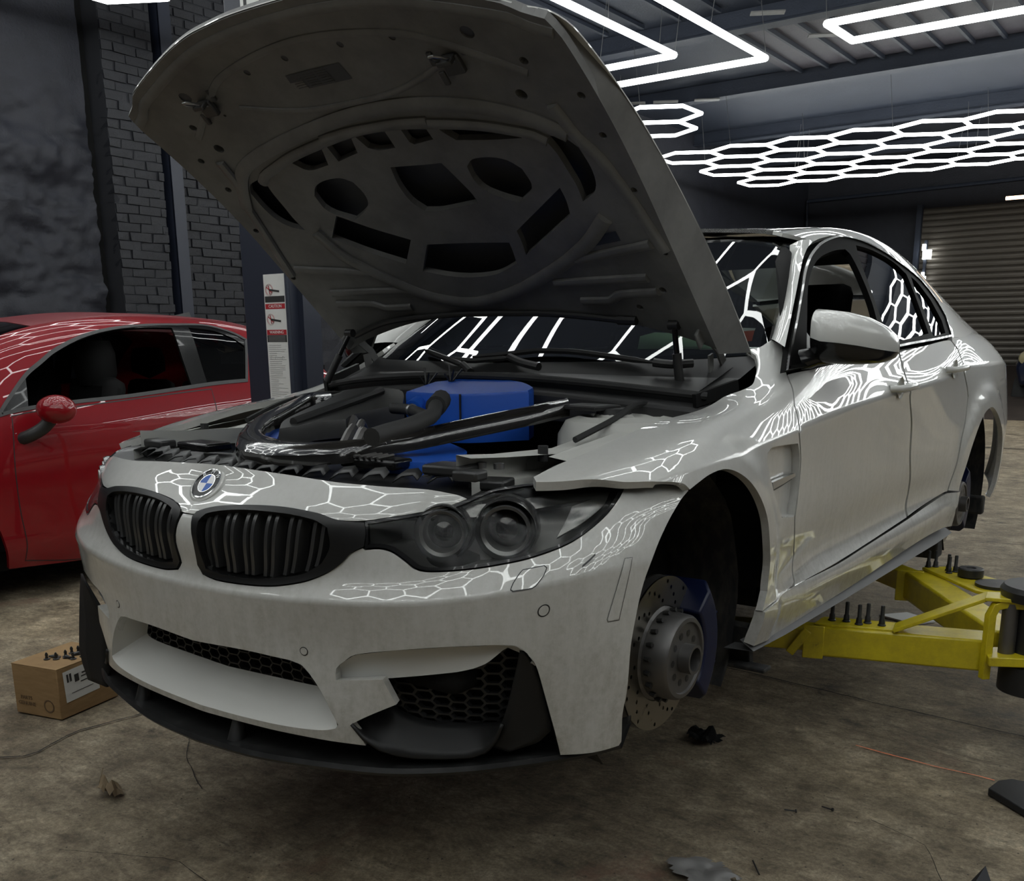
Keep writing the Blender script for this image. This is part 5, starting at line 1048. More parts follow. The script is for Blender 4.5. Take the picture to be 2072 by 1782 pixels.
# gas struts and hinges
for sx in (-1, 1):
    g_ = empty('bonnet_strut'); g_.parent = car
    top_ = HIN([sx * .60], [.26])[0]; base = np.array([sx * .66, .50, .905]) if sx > 0 else np.array([-.66, .50, .90])
    if sx > 0: top_ = np.array([.598, .40, 1.07]); base = np.array([.612, .42, .90])
    else: top_ = np.array([-.60, .36, 1.06]); base = np.array([-.66, .30, .90])
    md_ = base * .45 + top_ * .55
    MB().tube([tuple(base), tuple(md_)], .013, 10).build('strut_body', 'black', g_, smooth=True); MB().tube([tuple(md_), tuple(top_)], .008, 10).build('strut_rod', 'black_gloss', g_, smooth=True)
    MB().tube([tuple(top_ - [.015, 0, 0]), tuple(top_ + [.015, 0, 0])], .014, 10).build('ball_joint', 'black', g_, smooth=True)
    h_ = empty('bonnet_hinge'); h_.parent = car
    P = [(sx * .672, .60, .90), (sx * .675, .57, .955), (sx * .672, .53, 1.00), (sx * .668, .47, 1.035), (sx * .668, .40, 1.10)]
    v = []
    for i, p in enumerate(P): v += [(p[0] - .003, p[1] - .014, p[2] - .006), (p[0] + .003, p[1] - .014, p[2] - .006), (p[0] + .003, p[1] + .014, p[2] + .006), (p[0] - .003, p[1] + .014, p[2] + .006)]
    MB().add(v, [(4 * i + a_, 4 * i + (a_ + 1) % 4, 4 * i + 4 + (a_ + 1) % 4, 4 * i + 4 + a_) for i in range(4) for a_ in range(4)]).build('hinge_arm', 'white_in_shade', h_)
    MB().bar((sx * .66, .52, .90), (sx * .662, .50, .99), .006, .03).build('hinge_link', 'white_in_shade', h_)
    MB().box((sx * .668, .44, 1.055), (.01, .10, .05), Matrix.Rotation(.7, 3, 'X')).build('hinge_plate', 'white_in_shade', h_, bevel=.004)
# sealing hose along the bonnet's rear edge
sr = [(-.62, .19), (-.45, .232), (-.2, .236), (0, .232), (.2, .228), (.42, .215)]; P = np.array(catmull(sr, False, .03)); X = HIN(P[:, 0], P[:, 1]) - HN * .012
MB().tube([tuple(p) for p in X], .009, 8).build('washer_hose', 'black', bon, smooth=True)
MB().tube([tuple(X[-1]), tuple(X[-1] + [.06, 0, -.003])], .013, 8).build('hose_clip', 'black', bon, smooth=True)
# ================= engine bay =================
bay = empty('engine_bay'); bay.parent = car
xy = lambda k: [(p[0], p[1]) for p in TR[k]]
def slab(name, key, m, t, bev=.006, zf=None, poly=None, step=.03):
    P = poly or TR[key]; P = [tuple(p) for p in catmull([p[:3] for p in P], True, step)]
    n = len(P); mb = MB(); c = np.mean(P, 0)
    rings = []
    for kx, dz in ((1.0, -t), (1.0, -bev), (.985, 0)): rings.append([tuple(np.array([c[0] + (p[0] - c[0]) * kx, c[1] + (p[1] - c[1]) * kx, p[2] + dz])) for p in P])
    v = sum(rings, []); f = [(j * n + i, j * n + (i + 1) % n, (j + 1) * n + (i + 1) % n, (j + 1) * n + i) for j in range(2) for i in range(n)]
    tri_ = delaunay_2d_cdt([Vector(p[:2]) for p in rings[2]], [(i, (i + 1) % n) for i in range(n)], [], 1, 1e-7)[2]
    if True:
        pts = [p[:2] for p in rings[2]]
        for t_ in tri_:
            if all(q < n for q in t_):
                cc = np.mean([pts[q] for q in t_], 0)
                if inside([cc], pts)[0]: f.append(tuple(2 * n + q for q in t_))
    return mb.add(v, f).build(name, m, bay, smooth=True)
bo, bi = TR['brace_o'], TR['brace_i']
A_ = resamp(bo, 60); B_ = resamp(bi, 60); v = []
for a_, b_ in zip(A_, B_):
    for t, dz in ((0, -.03), (0, -.006), (.12, .006), (.5, .012), (.88, .006), (1, -.006), (1, -.03)): v.append(tuple(a_ * (1 - t) + b_ * t + [0, 0, dz]))
f = [(7 * i + j, 7 * i + (j + 1) % 7, 7 * i + 7 + (j + 1) % 7, 7 * i + 7 + j) for i in range(59) for j in range(7)] + [tuple(range(7)), tuple(range(413, 420))]
MB().add(v, f).build('strut_brace', 'carbon_plain', bay, smooth=True)
slab('engine_cover', 'cover', 'engine', .045, .015)
cv_ = np.array(TR['cover']); 
MB().tube([tuple(p) for p in catmull([tuple(cv_[0] * .8 + cv_.mean(0) * .2 + [0, 0, .004]), tuple(cv_.mean(0) + [0, 0, .010]), tuple(cv_[6] * .7 + cv_.mean(0) * .3 + [0, 0, .008])], False, .03)], .012, 8).build('cover_ridge', 'engine', bay, smooth=True)
slab('charge_cooler', 'box', 'blue', .13, .008)
b3 = np.array(TR['box'])
MB().bar(tuple(b3[6] + [0, -.003, 0]), tuple(b3[6] + [0, -.003, -.12]), .004, .004).build('cooler_seam', 'black', bay)
MB().tube([tuple(b3[0] * .75 + b3[6] * .25 + [0, 0, -.035]), tuple(b3[0] * .75 + b3[6] * .25 + [.02, -.05, -.045])], .026, 14).build('cooler_outlet', 'blue', bay, smooth=True)
slab('air_duct', 'blue1', 'blue', .05, .015); slab('air_duct', 'blue2', 'blue', .06, .01); slab('air_duct', 'blue3', 'blue', .06, .02)
def hose(name, pts, r, m, rib=0):
    P = catmull(pts, False, .006 if rib else .02); R = [r * (1 + (.12 if (i % 2) else -.06)) for i in range(len(P))] if rib else r
    return MB().tube(P, R, 12).build(name, m, bay, smooth=True)
hose('coolant_hose', TR['hose1'], .017, 'rubber'); hose('coolant_hose', TR['hose1'][:2], .022, 'rubber', 1); hose('coolant_hose', TR['hose2'], .014, 'rubber')
MB().tube([tuple(np.array(TR['hose2'][2]) - [.004, 0, 0]), tuple(np.array(TR['hose2'][2]) + [.004, -.002, 0])], .017, 12).build('hose_clamp', 'steel', bay, smooth=True)
mt = np.array(TR['metal']); c_ = mt.mean(0)
random.seed(5)
for i in range(9):
    t = i / 8; p = mt[1] * (1 - t) + mt[5] * t + np.array([random.uniform(-.02, .02), random.uniform(-.03, .03), -.03 + random.uniform(-.01, .01)])
    MB().tube(catmull([tuple(p), tuple(p + [.015, -.03, .03]), tuple(p + [.03, -.07, .0])], False, .01), .010 + .004 * random.random(), 8).build('manifold_pipe', 'dull_steel', bay, smooth=True)
# black tray painted as the dark depth of the bay, inner wings, rails and strut towers
MB().box((0, -.05, .46), (1.30, 1.15, .30)).build('dark_bay_tray', 'black_matte', bay, bevel=.03)
MB().box((0, .50, .60), (1.36, .06, .62)).build('bulkhead', 'black', bay)
random.seed(9)
for i in range(46):
    x = random.uniform(-.52, .52); y = random.uniform(-.5, .40); z = .58 + .13 * random.random() + .1 * max(0, y)
    if abs(x) > .45 and y < -.3: continue
    q = random.random(); sz = [random.uniform(.03, .11) for _ in range(3)]
    if q < .5: MB().box((x, y, z), sz, Matrix.Rotation(random.uniform(-.6, .6), 3, 'Z')).build('engine_part', random.choice(['black', 'engine', 'black_matte', 'trim']), bay, bevel=.006)
    else:
        a_ = random.uniform(0, TP); d_ = np.array([math.cos(a_) * .12, math.sin(a_) * .12, .03]); MB().tube(catmull([(x, y, z), tuple(np.array([x, y, z + .03]) + d_ * .5), tuple(np.array([x, y, z]) + d_)], False, .02), random.uniform(.006, .018), 8).build('engine_hose', 'rubber', bay, smooth=True)
for sx in (-1, 1):
    r1 = [(sx * .56, y, z) for y, z in ((-.50, .800), (-.37, .790), (-.14, .782), (-.045, .793), (.083, .810), (.2, .83), (.45, .86))]
    r2 = [(sx * (.60 if y < -.3 else .645), y, z - .005) for _, y, z in r1]; r3 = [(sx * .56, y, z - .045) for _, y, z in r1]; r4 = [(sx * .60, y + .0, z - .055) for _, y, z in r1]; r5 = [(sx * .60, y, z - .16) for _, y, z in r1]
    for a_, b_ in ((r2, r1), (r1, r3), (r3, r4), (r4, r5)): strip('inner_wing_rail', a_, b_, 'white_in_shade2', bay, n=1)
    MB().add([(sx * .645, -.28, .78), (sx * .645, .5, .86), (sx * .72, .5, .84), (sx * .72, -.28, .77)], [(0, 1, 2, 3)]).build('inner_wing', 'white_in_shade2', bay)
    # strut tower: a pressed dome
    MB().lathe([(.15, -.14), (.145, -.04), (.125, -.005), (.09, .006), (.055, .0), (.045, .012), (.001, .014)], (sx * .565, .14, .835), 'z', 28).build('strut_tower', 'white_in_shade2', bay, smooth=True)
    MB().lathe([(.048, .0), (.044, .022), (.001, .024)], (sx * .565, .14, .838), 'z', 20).build('tower_cap', 'black', bay, smooth=True)
    MB().box((sx * .50, .12, .862), (.14, .10, .012), Matrix.Rotation(sx * -.2, 3, 'Z')).build('brace_bracket', 'black', bay, bevel=.003)
    MB().tube([(sx * .61, -.25, .765), (sx * .61, -.25, .80)], .012, 8).build('rubber_stop', 'rubber', bay, smooth=True)
    MB().box((sx * .60, -.43, .735), (.08, .08, .02), Matrix.Rotation(sx * .3, 3, 'Z')).build('lamp_bracket', 'black', bay, bevel=.005)
    MB().tube(catmull([(sx * .57, .33, .86), (sx * .60, .18, .865), (sx * .62, .05, .84), (sx * .60, -.1, .80)], False, .03), .008, 8).build('engine_hose', 'rubber', bay, smooth=True)
    # triangular side plate in the rear corner by the hinge
    MB().add([(sx * .69, .36, .89), (sx * .71, .66, .985), (sx * .66, .62, .93), (sx * .62, .40, .88), (sx * .66, .60, .80), (sx * .62, .38, .78)], [(0, 1, 2, 3), (3, 2, 4, 5)]).build('corner_plate', 'trim', bay)
MB().tube(catmull([(.585, .06, .79), (.60, -.02, .775), (.59, -.1, .765)], False, .02), .009, 8).build('engine_hose', 'rubber', bay, smooth=True)
bolt = MB().lathe([(.016, 0), (.016, .004), (.008, .006), (.007, .010), (.001, .010)], (0, 0, 0), 'z', 14).build('bolt', 'steel', bay, smooth=True); bolt.location = (.5605, -.23, .752); bolt.rotation_euler = (0, -1.57, 0)
# cooling package cover behind the nose: black slam panel with scoops
ne = [(float(q[0]), float(q[1]), float(q[2])) for q in FRONT(np.linspace(0, .60, 25), np.linspace(.083, .083, 25))]
SHP = [(-x, y + .012, z - .028) for x, y, z in ne[::-1][:-1]] + [(x, y + .012, z - .028) for x, y, z in ne] + [(.62, -.42, .735), (.3, -.40, .745), (0, -.40, .748), (-.3, -.40, .745), (-.62, -.42, .735)]
slab('slam_panel', None, 'black', .03, .006, poly=SHP)
for i in range(15):
    x = -.52 + i * .074; y0 = -.60 + .40 * x * x
    P = [(x - .028, y0, .748), (x - .018, y0 + .02, .760), (x + .010, y0 + .025, .764), (x + .034, y0 + .01, .756)]
    a_ = np.array(P); strip('scoop', a_, a_ + [.012, -.032, -.010], 'black' if i % 4 else 'trim', bay, n=2, thick=.003)
for x, y, w_, d_ in ((.30, -.50, .16, .07), (.02, -.50, .10, .06), (-.35, -.48, .14, .08), (.52, -.50, .10, .08), (.62, -.56, .06, .05), (-.52, -.50, .10, .05)):
    MB().box((x, y + .03, .765), (w_, d_, .022), Matrix.Rotation(.2 * x, 3, 'Z')).build('duct_box', random.choice(['black', 'engine', 'black_gloss']), bay, bevel=.006)
for i in range(7): MB().tube([(.235 + i * .018, -.51, .78), (.232 + i * .018, -.455, .782)], .004, 6).build('duct_fin', 'dull_steel', bay, smooth=True)
for x in (.54, .585, .63): MB().lathe([(.012, 0), (.012, .012), (.001, .014)], (x - .02, -.43 + .1 * (x - .5), .765), 'z', 10).build('bolt', 'steel', bay, smooth=True)
# scuttle: black cowl under the windscreen, with grille slots and seal
xs = np.linspace(-.72, .72, 41); Cb = on(SCREEN, [(float(SCREEN.us[0]) + .03 + (float(SCREEN.us[-1]) - .06) * i / 40, .022) for i in range(41)])
Cf = np.array([(x, .27 + .36 * x * x * x * x + .05 * x * x, .937 - .095 * x * x) for x in xs]); Cm = (Cb + Cf) / 2 + [0, 0, -.012]
strip('scuttle', Cb, Cm, 'black', bay, n=2); strip('scuttle', Cm, Cf, 'black', bay, n=2); strip('scuttle', Cf, Cf + [0, -.004, -.03], 'black', bay, n=1)
strip('scuttle', Cf + [0, -.004, -.03], Cf + [0, -.09, -.045], 'trim', bay, n=1); strip('scuttle', Cf + [0, -.09, -.045], Cf + [0, -.09, -.11], 'black', bay, n=1)
MB().tube([tuple(p + [0, -.03, -.005]) for p in Cf], .011, 8).build('scuttle_seal', 'rubber', bay, smooth=True)
for i in range(24): x = .02 + i * .013; MB().box((x, .30 - .02, .918 - .09 * x * x), (.006, .004, .008)).build('grille_slot', 'trim', bay)
MB().bar((.70, .33, .872), (.745, .50, .905), .012, .035).build('scuttle_end', 'black_matte', bay); MB().bar((-.70, .33, .885), (-.755, .55, .93), .012, .05).build('scuttle_end', 'black', bay)
# wipers
def wiper(blade, arm):
    w_ = empty('wiper'); w_.parent = car
    Bp = np.array(blade); Bp = resamp(Bp, 12); MB().tube([tuple(p) for p in Bp], [.004] + [.009] * 10 + [.004], 6).build('blade', 'black', w_, smooth=True)
    MB().tube([tuple(p) for p in catmull(arm, False, .02)], .012, 8).build('arm', 'black', w_, smooth=True)
SM = Shift(SCREEN, -.03)
wiper(on(SM, tr('wiper1')), [tuple(p) for p in on(Shift(SCREEN, -.04), tr('warm1'))]); wiper(on(SM, tr('wiper3')), [tuple(p) for p in on(Shift(SCREEN, -.04), tr('warm3'))])
wiper(on(SM, tr('wiper2')), [tuple(on(SM, tr('wiper2'))[-1]), tuple(on(SM, tr('wiper2'))[-1] + [.06, -.04, -.02])])
for (px_, py_, pz_) in ((-.09, .16, .93), (-.02, .19, .94)):
    for k in range(5): MB().tube([(px_, py_, pz_ - .03), (px_ + .03 * math.sin(k * 2.), py_ + .02 * math.cos(k * 3.), pz_ + .012 * (k % 3))], .003, 5).build('cable', 'black', bay)

# ================= the small red car =================
hat = tag(empty('red_hatchback', (-3.86, 0, 0)), 'small shiny red hatchback parked behind the white car at the left', 'car')
HC_ = np.array([0, 1.2, .6]); hk = dict(parent=hat, center=HC_)
dl = catmull(tr('f_dlo'), True, .012); dl = [(min(max(u, -.6), 2.74), v) for u, v in dl]
vb = float(HATCH.vs[5]) ; v8 = float(HATCH.vs[8])
for mr in SIDES:
    g = [catmull(tr(k), True, .012) for k in ('f_g1', 'f_g2')]
    dlo = [(-.10, .0 + vb - .01), (.0, vb - .02)] 
    top = [(.05, float(HATCH.vs[6])), (.35, float(HATCH.vs[7]) + .035), (.7, v8 + .01), (1.2, v8 + .03), (2.0, v8 + .03), (2.5, v8 - .02), (2.70, v8 - .10)]
    body = [(-.60, .02), (-.34, .02), (-.33, .15), (-.28, .30), (-.16, .42), (0, .465), (.16, .42), (.28, .30), (.33, .15), (.345, .03), (.8, .0), (1.3, 0), (1.9, .0), (1.96, .03), (1.97, .15), (2.02, .30), (2.14, .42), (2.30, .465), (2.46, .42), (2.58, .30), (2.63, .15), (2.64, .03), (2.74, .05), (2.74, .6), (2.74, 1.0), (2.70, v8 - .10), (2.5, v8 - .02), (2.0, v8 + .03), (1.2, v8 + .03), (.75, v8 + .01), (.40, float(HATCH.vs[7]) + .055), (.10, float(HATCH.vs[6]) + .06), (-.10, vb + .02), (-.3, vb), (-.60, vb - .04)]
    panel('body_side', HATCH, body, holes=[dl], m='red', step=.03, mirror=mr, flange=.02, **hk)
    panel('door_joint', HATCH, catmull(tr('f_door'), True, .015), holes=[inset(catmull(tr('f_door'), True, .015), .005)], m='black', step=.03, mirror=mr, off=.0012, flange=0, smooth_in=False, **hk)
    panel('window_moulding', HATCH, dl, holes=[inset(dl, .016)], m='trim', step=.03, mirror=mr, off=.004, flange=.006, smooth_in=False, **hk)
    panel('window_frame', HATCH, dl, holes=g, m='black_gloss', step=.03, mirror=mr, off=.0, flange=.015, smooth_in=False, **hk)
    for q in (('f_g1', 'f_g2') if mr else ('f_g2',)): panel('side_glass', HATCH, tr(q), m='glass', step=.04, mirror=mr, off=-.006, flange=0, **hk)
    sx = -1 if mr else 1
    mi = empty('door_mirror'); mi.parent = hat
    u_, v_ = tr('f_mirror')[0]; mp = HATCH([u_], [v_])[0]
    c0 = np.array([.93, .60, .985])
    v = []; f = []; rr = [(-.02, 0.03), (.0, .070), (.045, .092), (.10, .092), (.15, .065), (.172, .015)]
    for dx_, r_ in rr:
        for k in range(16): t = TP * k / 16; v.append((sx * (c0[0] - .07 + dx_), c0[1] + r_ * 1.05 * math.cos(t), c0[2] + r_ * .82 * math.sin(t)))
    f = [(i * 16 + k, i * 16 + (k + 1) % 16, (i + 1) * 16 + (k + 1) % 16, (i + 1) * 16 + k) for i in range(5) for k in range(16)] + [tuple(range(16)), tuple(range(80, 96))]
    MB().add(v, f).build('mirror_cap', 'red', mi, smooth=True, sub=1)
    MB().tube(catmull([(sx * .79, .48, .84), (sx * .83, .50, .855), (sx * .87, .55, .89), (sx * .90, .59, .94)], False, .02), [.035] * 3 + [.03] * 20 if 0 else .032, 10).build('mirror_stalk', 'black', mi, smooth=True)
    for yc in (0., 2.3):
        MB().lathe([(.30, -.09 * sx), (.305, .07 * sx), (.27, .10 * sx), (.20, .10 * sx)], (sx * .70, yc, .305), 'x', 36).build('tyre', 'rubber', hat, smooth=True)
        MB().lathe([(.20, .095 * sx), (.18, .06 * sx), (.05, .08 * sx), (.001, .085 * sx)], (sx * .70, yc, .305), 'x', 24).build('wheel', 'dull_steel', hat, smooth=True)
class HRoof:
    us = np.array([-.5, .5]); vs = np.array([-.6, 2.75])
    def __call__(s, u, v):
        u = np.atleast_1d(u); v = np.atleast_1d(v); vm_ = float(HATCH.vs[-1]); t = np.abs(u) / .5; X = HATCH(v, vm_ - t * (vm_ - v8 - .012)); X[:, 0] = np.abs(X[:, 0]) * np.sign(u + 1e-12); return X
    normal = Surf.normal
HR = HRoof()
def hp(name, y0, y1, w0, w1, m, **k):
    return panel(name, HR, [(-w0, y0), (-w0 / 2, y0), (0, y0), (w0 / 2, y0), (w0, y0), (w1, y1), (w1 / 2, y1), (0, y1), (-w1 / 2, y1), (-w1, y1)], m=m, step=.05, smooth_in=False, flange=.005, **hk, **k)
hp('roof', .76, 2.45, .5, .5, 'red_roof'); hp('windscreen', .06, .75, .60, .505, 'glass_clear'); hp('bonnet', -.6, .03, .5, .5, 'red'); hp('rear_window', 2.46, 2.74, .5, .5, 'glass')
MB().box((-.0, 1.2, .22), (1.4, 3.0, .1)).box((0, 2.72, .7), (1.2, .06, .9)).box((0, -.6, .5), (1.3, .06, .6)).build('floor_pan', 'black_matte', hat)
MB().box((0, .25, .82), (1.25, .5, .22)).build('dashboard', 'black', hat, bevel=.05)
for x in (-.34, .34):
    st_ = empty('seat'); st_.parent = hat
    MB().box((x, 1.15, .82), (.44, .14, .60), Matrix.Rotation(-.2, 3, 'X')).build('seat_back', 'black_matte', st_, bevel=.06); MB().lathe([(.001, .20), (.09, .19), (.115, .12), (.115, .0), (.09, -.06), (.001, -.07)], (x, 1.20, 1.13), 'z', 16).build('headrest', 'black_matte', st_, smooth=True)
for x in (-.3, .3):
    st_ = empty('seat'); st_.parent = hat
    MB().box((x, 1.95, .82), (.44, .12, .50), Matrix.Rotation(-.2, 3, 'X')).build('seat_back', 'black_matte', st_, bevel=.05); MB().lathe([(.001, .16), (.09, .15), (.11, .09), (.11, .0), (.001, -.05)], (x, 1.98, 1.12), 'z', 16).build('headrest', 'black_matte', st_, smooth=True)
panel('paper_sticker', HR, [(.30, .55), (.37, .55), (.37, .61), (.30, .61)], m='paper', step=.05, off=-.004, flange=0, smooth_in=False, **hk)
MB().add([(.1, 1.9, 1.47), (.12, 2.05, 1.46), (.10, 2.05, 1.50)], [(0, 1, 2)]).build('aerial_fin', 'black', hat)
# ================= lift: post, arms =================
CX = .060
post = tag(empty('lift_post', (-1.65, .98, 0)), 'dark blue lift post with a strip of warning stickers, between the red and white cars', 'lift post')
MB().box((0, 0, 1.85), (.30, .16, 3.7)).build('column', 'post', post, bevel=.006)
MB().box((.165, .02, 1.85), (.03, .10, 3.7)).build('slider_rail', 'post', post); MB().box((.145, -.085, 1.85), (.012, .012, 3.7)).build('edge_strip', 'ceil', post)
MB().box((0, 0, .01), (.5, .4, .02)).build('base_plate', 'post', post)
ys = -.0815
def lbl(cx, cz, w, h, m, name, d=0.): MB().box((cx, ys - d, cz), (w, .001, h)).build(name, m, post)
lbl(CX, 1.16, .135, .86, 'paper', 'warning_strip')
def wtxt(s, size, cz, m, cx=None, d=.0012): text(s, size, m, post, (CX, ys - d, cz), (math.pi / 2, 0, 0), name='lettering')
for cz, wd, hh, rt in ((1.455, 'CAUTION', .022, 1), (1.345, 'WARNING', .022, 1), (1.005, 'WARNING', .018, 1)):
    lbl(CX, cz, .127, hh, 'redink', 'red_band', .0006); wtxt('\u25B2' + wd if 0 else wd, hh * .85, cz, 'paper')
lbl(CX, 1.318, .127, .030, 'ink', 'black_band', .0006); lbl(CX, 1.03, .127, .022, 'ink', 'black_band', .0006); lbl(CX, 1.485, .127, .026, 'ink', 'black_band', .0006)
for i in range(5): lbl(CX, 1.328 - i * .006, .11, .0014, 'greyink', 'print_line', .001)
for cz in (1.525, 1.40):
    o = MB().lathe([(.024, -.001), (.024, .0008), (.020, .0008), (.020, -.001)], (CX - .033, ys - .001, cz), 'y', 24).build('no_entry_ring', 'redink', post)
    MB().bar((CX - .05, ys - .001, cz + .012), (CX - .016, ys - .001, cz - .012), .001, .004).build('ring_bar', 'redink', post); MB().bar((CX - .033, ys - .0015, cz), (CX + .032, ys - .0015, cz - .008), .001, .008).build('car_sign', 'ink', post); MB().bar((CX - .036, ys - .0015, cz + .018), (CX - .028, ys - .0015, cz - .018), .001, .004).build('person_sign', 'redink', post)
random.seed(3)
for i in range(30):
    z = 1.29 - i * .0088
    if z < 1.045: continue
    w_ = random.choice([.05, .08, .11, .10]); lbl(CX - .058 + w_ / 2, z, w_, .0016, 'greyink', 'print_line', .0008)
for i in range(28): w_ = random.choice([.09, .11, .10, .06]); lbl(CX - .058 + w_ / 2, .985 - i * .0088, w_, .0015, 'greyink', 'print_line', .0008)
for x in (CX - .043, CX - .013, CX + .032): MB().lathe([(.008, 0), (.007, .0006)], (x, ys - .001, 1.235), 'y', 12).build('pictogram', 'greyink', post)
lbl(.045, 2.80, .17, .9, 'paper', 'name_strip'); 
for i, ch in enumerate('N'): text(ch, .20, 'ink', post, (.045, ys - .0014, 2.70), (math.pi / 2, math.pi / 2 * 0, 0), name='lettering')
hk_ = tag(MB().tube([(-2.257, 1.2, .0), (-1.925, 1.27, 1.33)], .011, 10).build('red_pry_bar', 'orange', smooth=True), 'thin red rod leaning behind the red car beside the lift post', 'rod')
MB().tube([(-1.925, 1.27, 1.33), (-1.905, 1.275, 1.41)], .008, 8).build('chrome_tip', 'steel', hk_)
cb = tag(MB().tube(catmull([(-1.90, 1.02, 1.55), (-1.905, 1.03, 1.1), (-1.90, 1.03, .7), (-1.93, 1.05, .3), (-1.95, 1.1, .01)], False, .08), .008, 8).build('hanging_cable', 'black', smooth=True), 'black cable hanging down the left edge of the lift post', 'cable')
# yellow arms with pads and wheel bolts standing on them
lift = tag(empty('car_lift', (1.42, 1.3, 0)), 'car lift with two yellow arms reaching under the white car from the right edge', 'car lift')
arm = empty('lift_arm'); arm.parent = lift
MB().box((.42, .05, 1.85), (.30, .34, 3.7)).build('column', 'post', lift, bevel=.006); MB().box((.42, .05, .01), (.5, .5, .02)).build('base_plate', 'post', lift)
def A_(x, y, z): return (x - 1.42, y - 1.3, z)
def beam(mb, a, b, w, z0, z1): 
    a = Vector((a[0], a[1], (z0 + z1) / 2)); b = Vector((b[0], b[1], (z0 + z1) / 2)); return mb.bar(a, b, w, z1 - z0)
beam(MB(), A_(.80, 1.15, 0), A_(1.315, 1.30, 0), .13, .25, .355).build('outer_beam', 'yellow', arm, bevel=.008)
beam(MB(), A_(.28, .98, 0), A_(.84, 1.16, 0), .095, .262, .34).build('inner_beam', 'yellow', arm, bevel=.006)
MB().bar(A_(.775, 1.075, .30), A_(.84, 1.095, .30), .012, .115).bar(A_(.735, 1.06, .255), A_(.79, 1.075, .34), .012, .03).build('stop_plate', 'yellow', arm, bevel=.003)
pl_ = [A_(.80, 1.10, 0), A_(.80, 1.20, 0), A_(1.05, 1.27, 0), A_(1.06, 1.17, 0)]
MB().prism([p[:2] for p in pl_], .354, .362).build('top_plate', 'yellow', arm, bevel=.002)
MB().bar(A_(1.04, 1.19, .362), A_(1.305, 1.24, .50), .09, .012).bar(A_(1.30, 1.235, .50), A_(1.42, 1.25, .505), .09, .012).build('gusset_strap', 'yellow', arm, bevel=.002)
MB().tube([A_(1.325, 1.20, .24), A_(1.325, 1.20, .45), A_(1.335, 1.21, .478), A_(1.36, 1.22, .488), A_(1.43, 1.24, .488)], .018, 4).build('yoke', 'yellow', arm, bevel=.002)
MB().bar(A_(1.32, 1.21, .31), A_(1.45, 1.26, .315), .12, .03).build('lower_lug', 'yellow', arm, bevel=.003)
MB().lathe([(.10, .20), (.10, .29), (.07, .30), (.07, .49), (.115, .50), (.12, .53), (.11, .545), (.05, .55), (.001, .55)], A_(1.45, 1.29, 0), 'z', 32).build('pivot_drum', 'black', arm, smooth=True)
MB().lathe([(.025, .30), (.025, .49)], A_(1.375, 1.235, 0), 'z', 16).build('pivot_pin', 'dull_steel', arm, smooth=True)
arm2 = empty('lift_arm', (0, .15, 0)); arm2.parent = lift
def A2(x, y, z): return (x - 1.42, y - 1.45, z)
beam(MB(), A2(.86, 2.17, 0), A2(1.36, 1.42, 0), .12, .235, .35).build('outer_beam', 'yellow', arm2, bevel=.01)
beam(MB(), A2(.55, 2.45, 0), A2(.88, 2.15, 0), .09, .25, .335).build('inner_beam', 'yellow', arm2, bevel=.006)
MB().bar(A2(.80, 2.10, .29), A2(.90, 2.13, .29), .012, .13).build('stop_plate', 'yellow', arm2, bevel=.003)
MB().prism([A2(.88, 2.18, 0)[:2], A2(.97, 2.26, 0)[:2], A2(1.45, 1.95, 0)[:2], A2(1.45, 1.80, 0)[:2], A2(1.15, 1.88, 0)[:2]], .350, .362).build('top_plate', 'yellow', arm2, bevel=.002)
pd = tag(MB().lathe([(.048, 0), (.048, .03), (.044, .034), (.020, .034), (.018, .028), (.001, .028)], (1.085, 2.10, .3665), 'z', 28).build('lift_pad', 'black', smooth=True), 'round black rubber pad standing on the far yellow arm', 'lift pad')
pd2 = tag(MB().lathe([(.075, 0), (.075, .012), (.001, .014)], (1.20, 1.99, .3625), 'z', 28).build('spacer_disc', 'black', smooth=True), 'flat black disc lying on the far yellow arm beside the pad', 'disc')
# wheel bolts
bp = [(.84, 1.165), (.885, 1.178), (.931, 1.165), (.95, 1.198), (.998, 1.195)]; bq = [(.90, 2.195), (.925, 2.213), (.985, 2.17), (.998, 2.125), (1.015, 2.16)]
def bolt_mesh():
    mb = MB().lathe([(.001, 0), (.0135, 0), (.0135, .003), (.0105, .006), (.0095, .022), (.0068, .026), (.0068, .066), (.0055, .069), (.001, .069)], (0, 0, 0), 'z', 12); o = mb.build('wheel_bolt', 'black', smooth=True); return o
b0 = bolt_mesh()
for n_, (L_, P_, zz) in enumerate([(('leftmost bolt', 'second bolt from the left', 'third bolt from the left', 'fourth bolt from the left', 'rightmost bolt'), bp, .3625), (('leftmost bolt', 'second bolt from the left', 'third bolt from the left', 'front short-looking bolt', 'rightmost bolt'), bq, .3625)]):
    for i, (x, y) in enumerate(P_):
        o = b0 if (n_ == 0 and i == 0) else b0.copy()
        if o is not b0: COL.objects.link(o)
        o.location = (x, y, zz); o.rotation_euler = (0, 0, i); tag(o, 'black wheel bolt on the %s yellow arm, %s' % (('near', 'far')[n_], L_[i]), 'wheel bolt', 'wheel bolts standing on the lift arms')
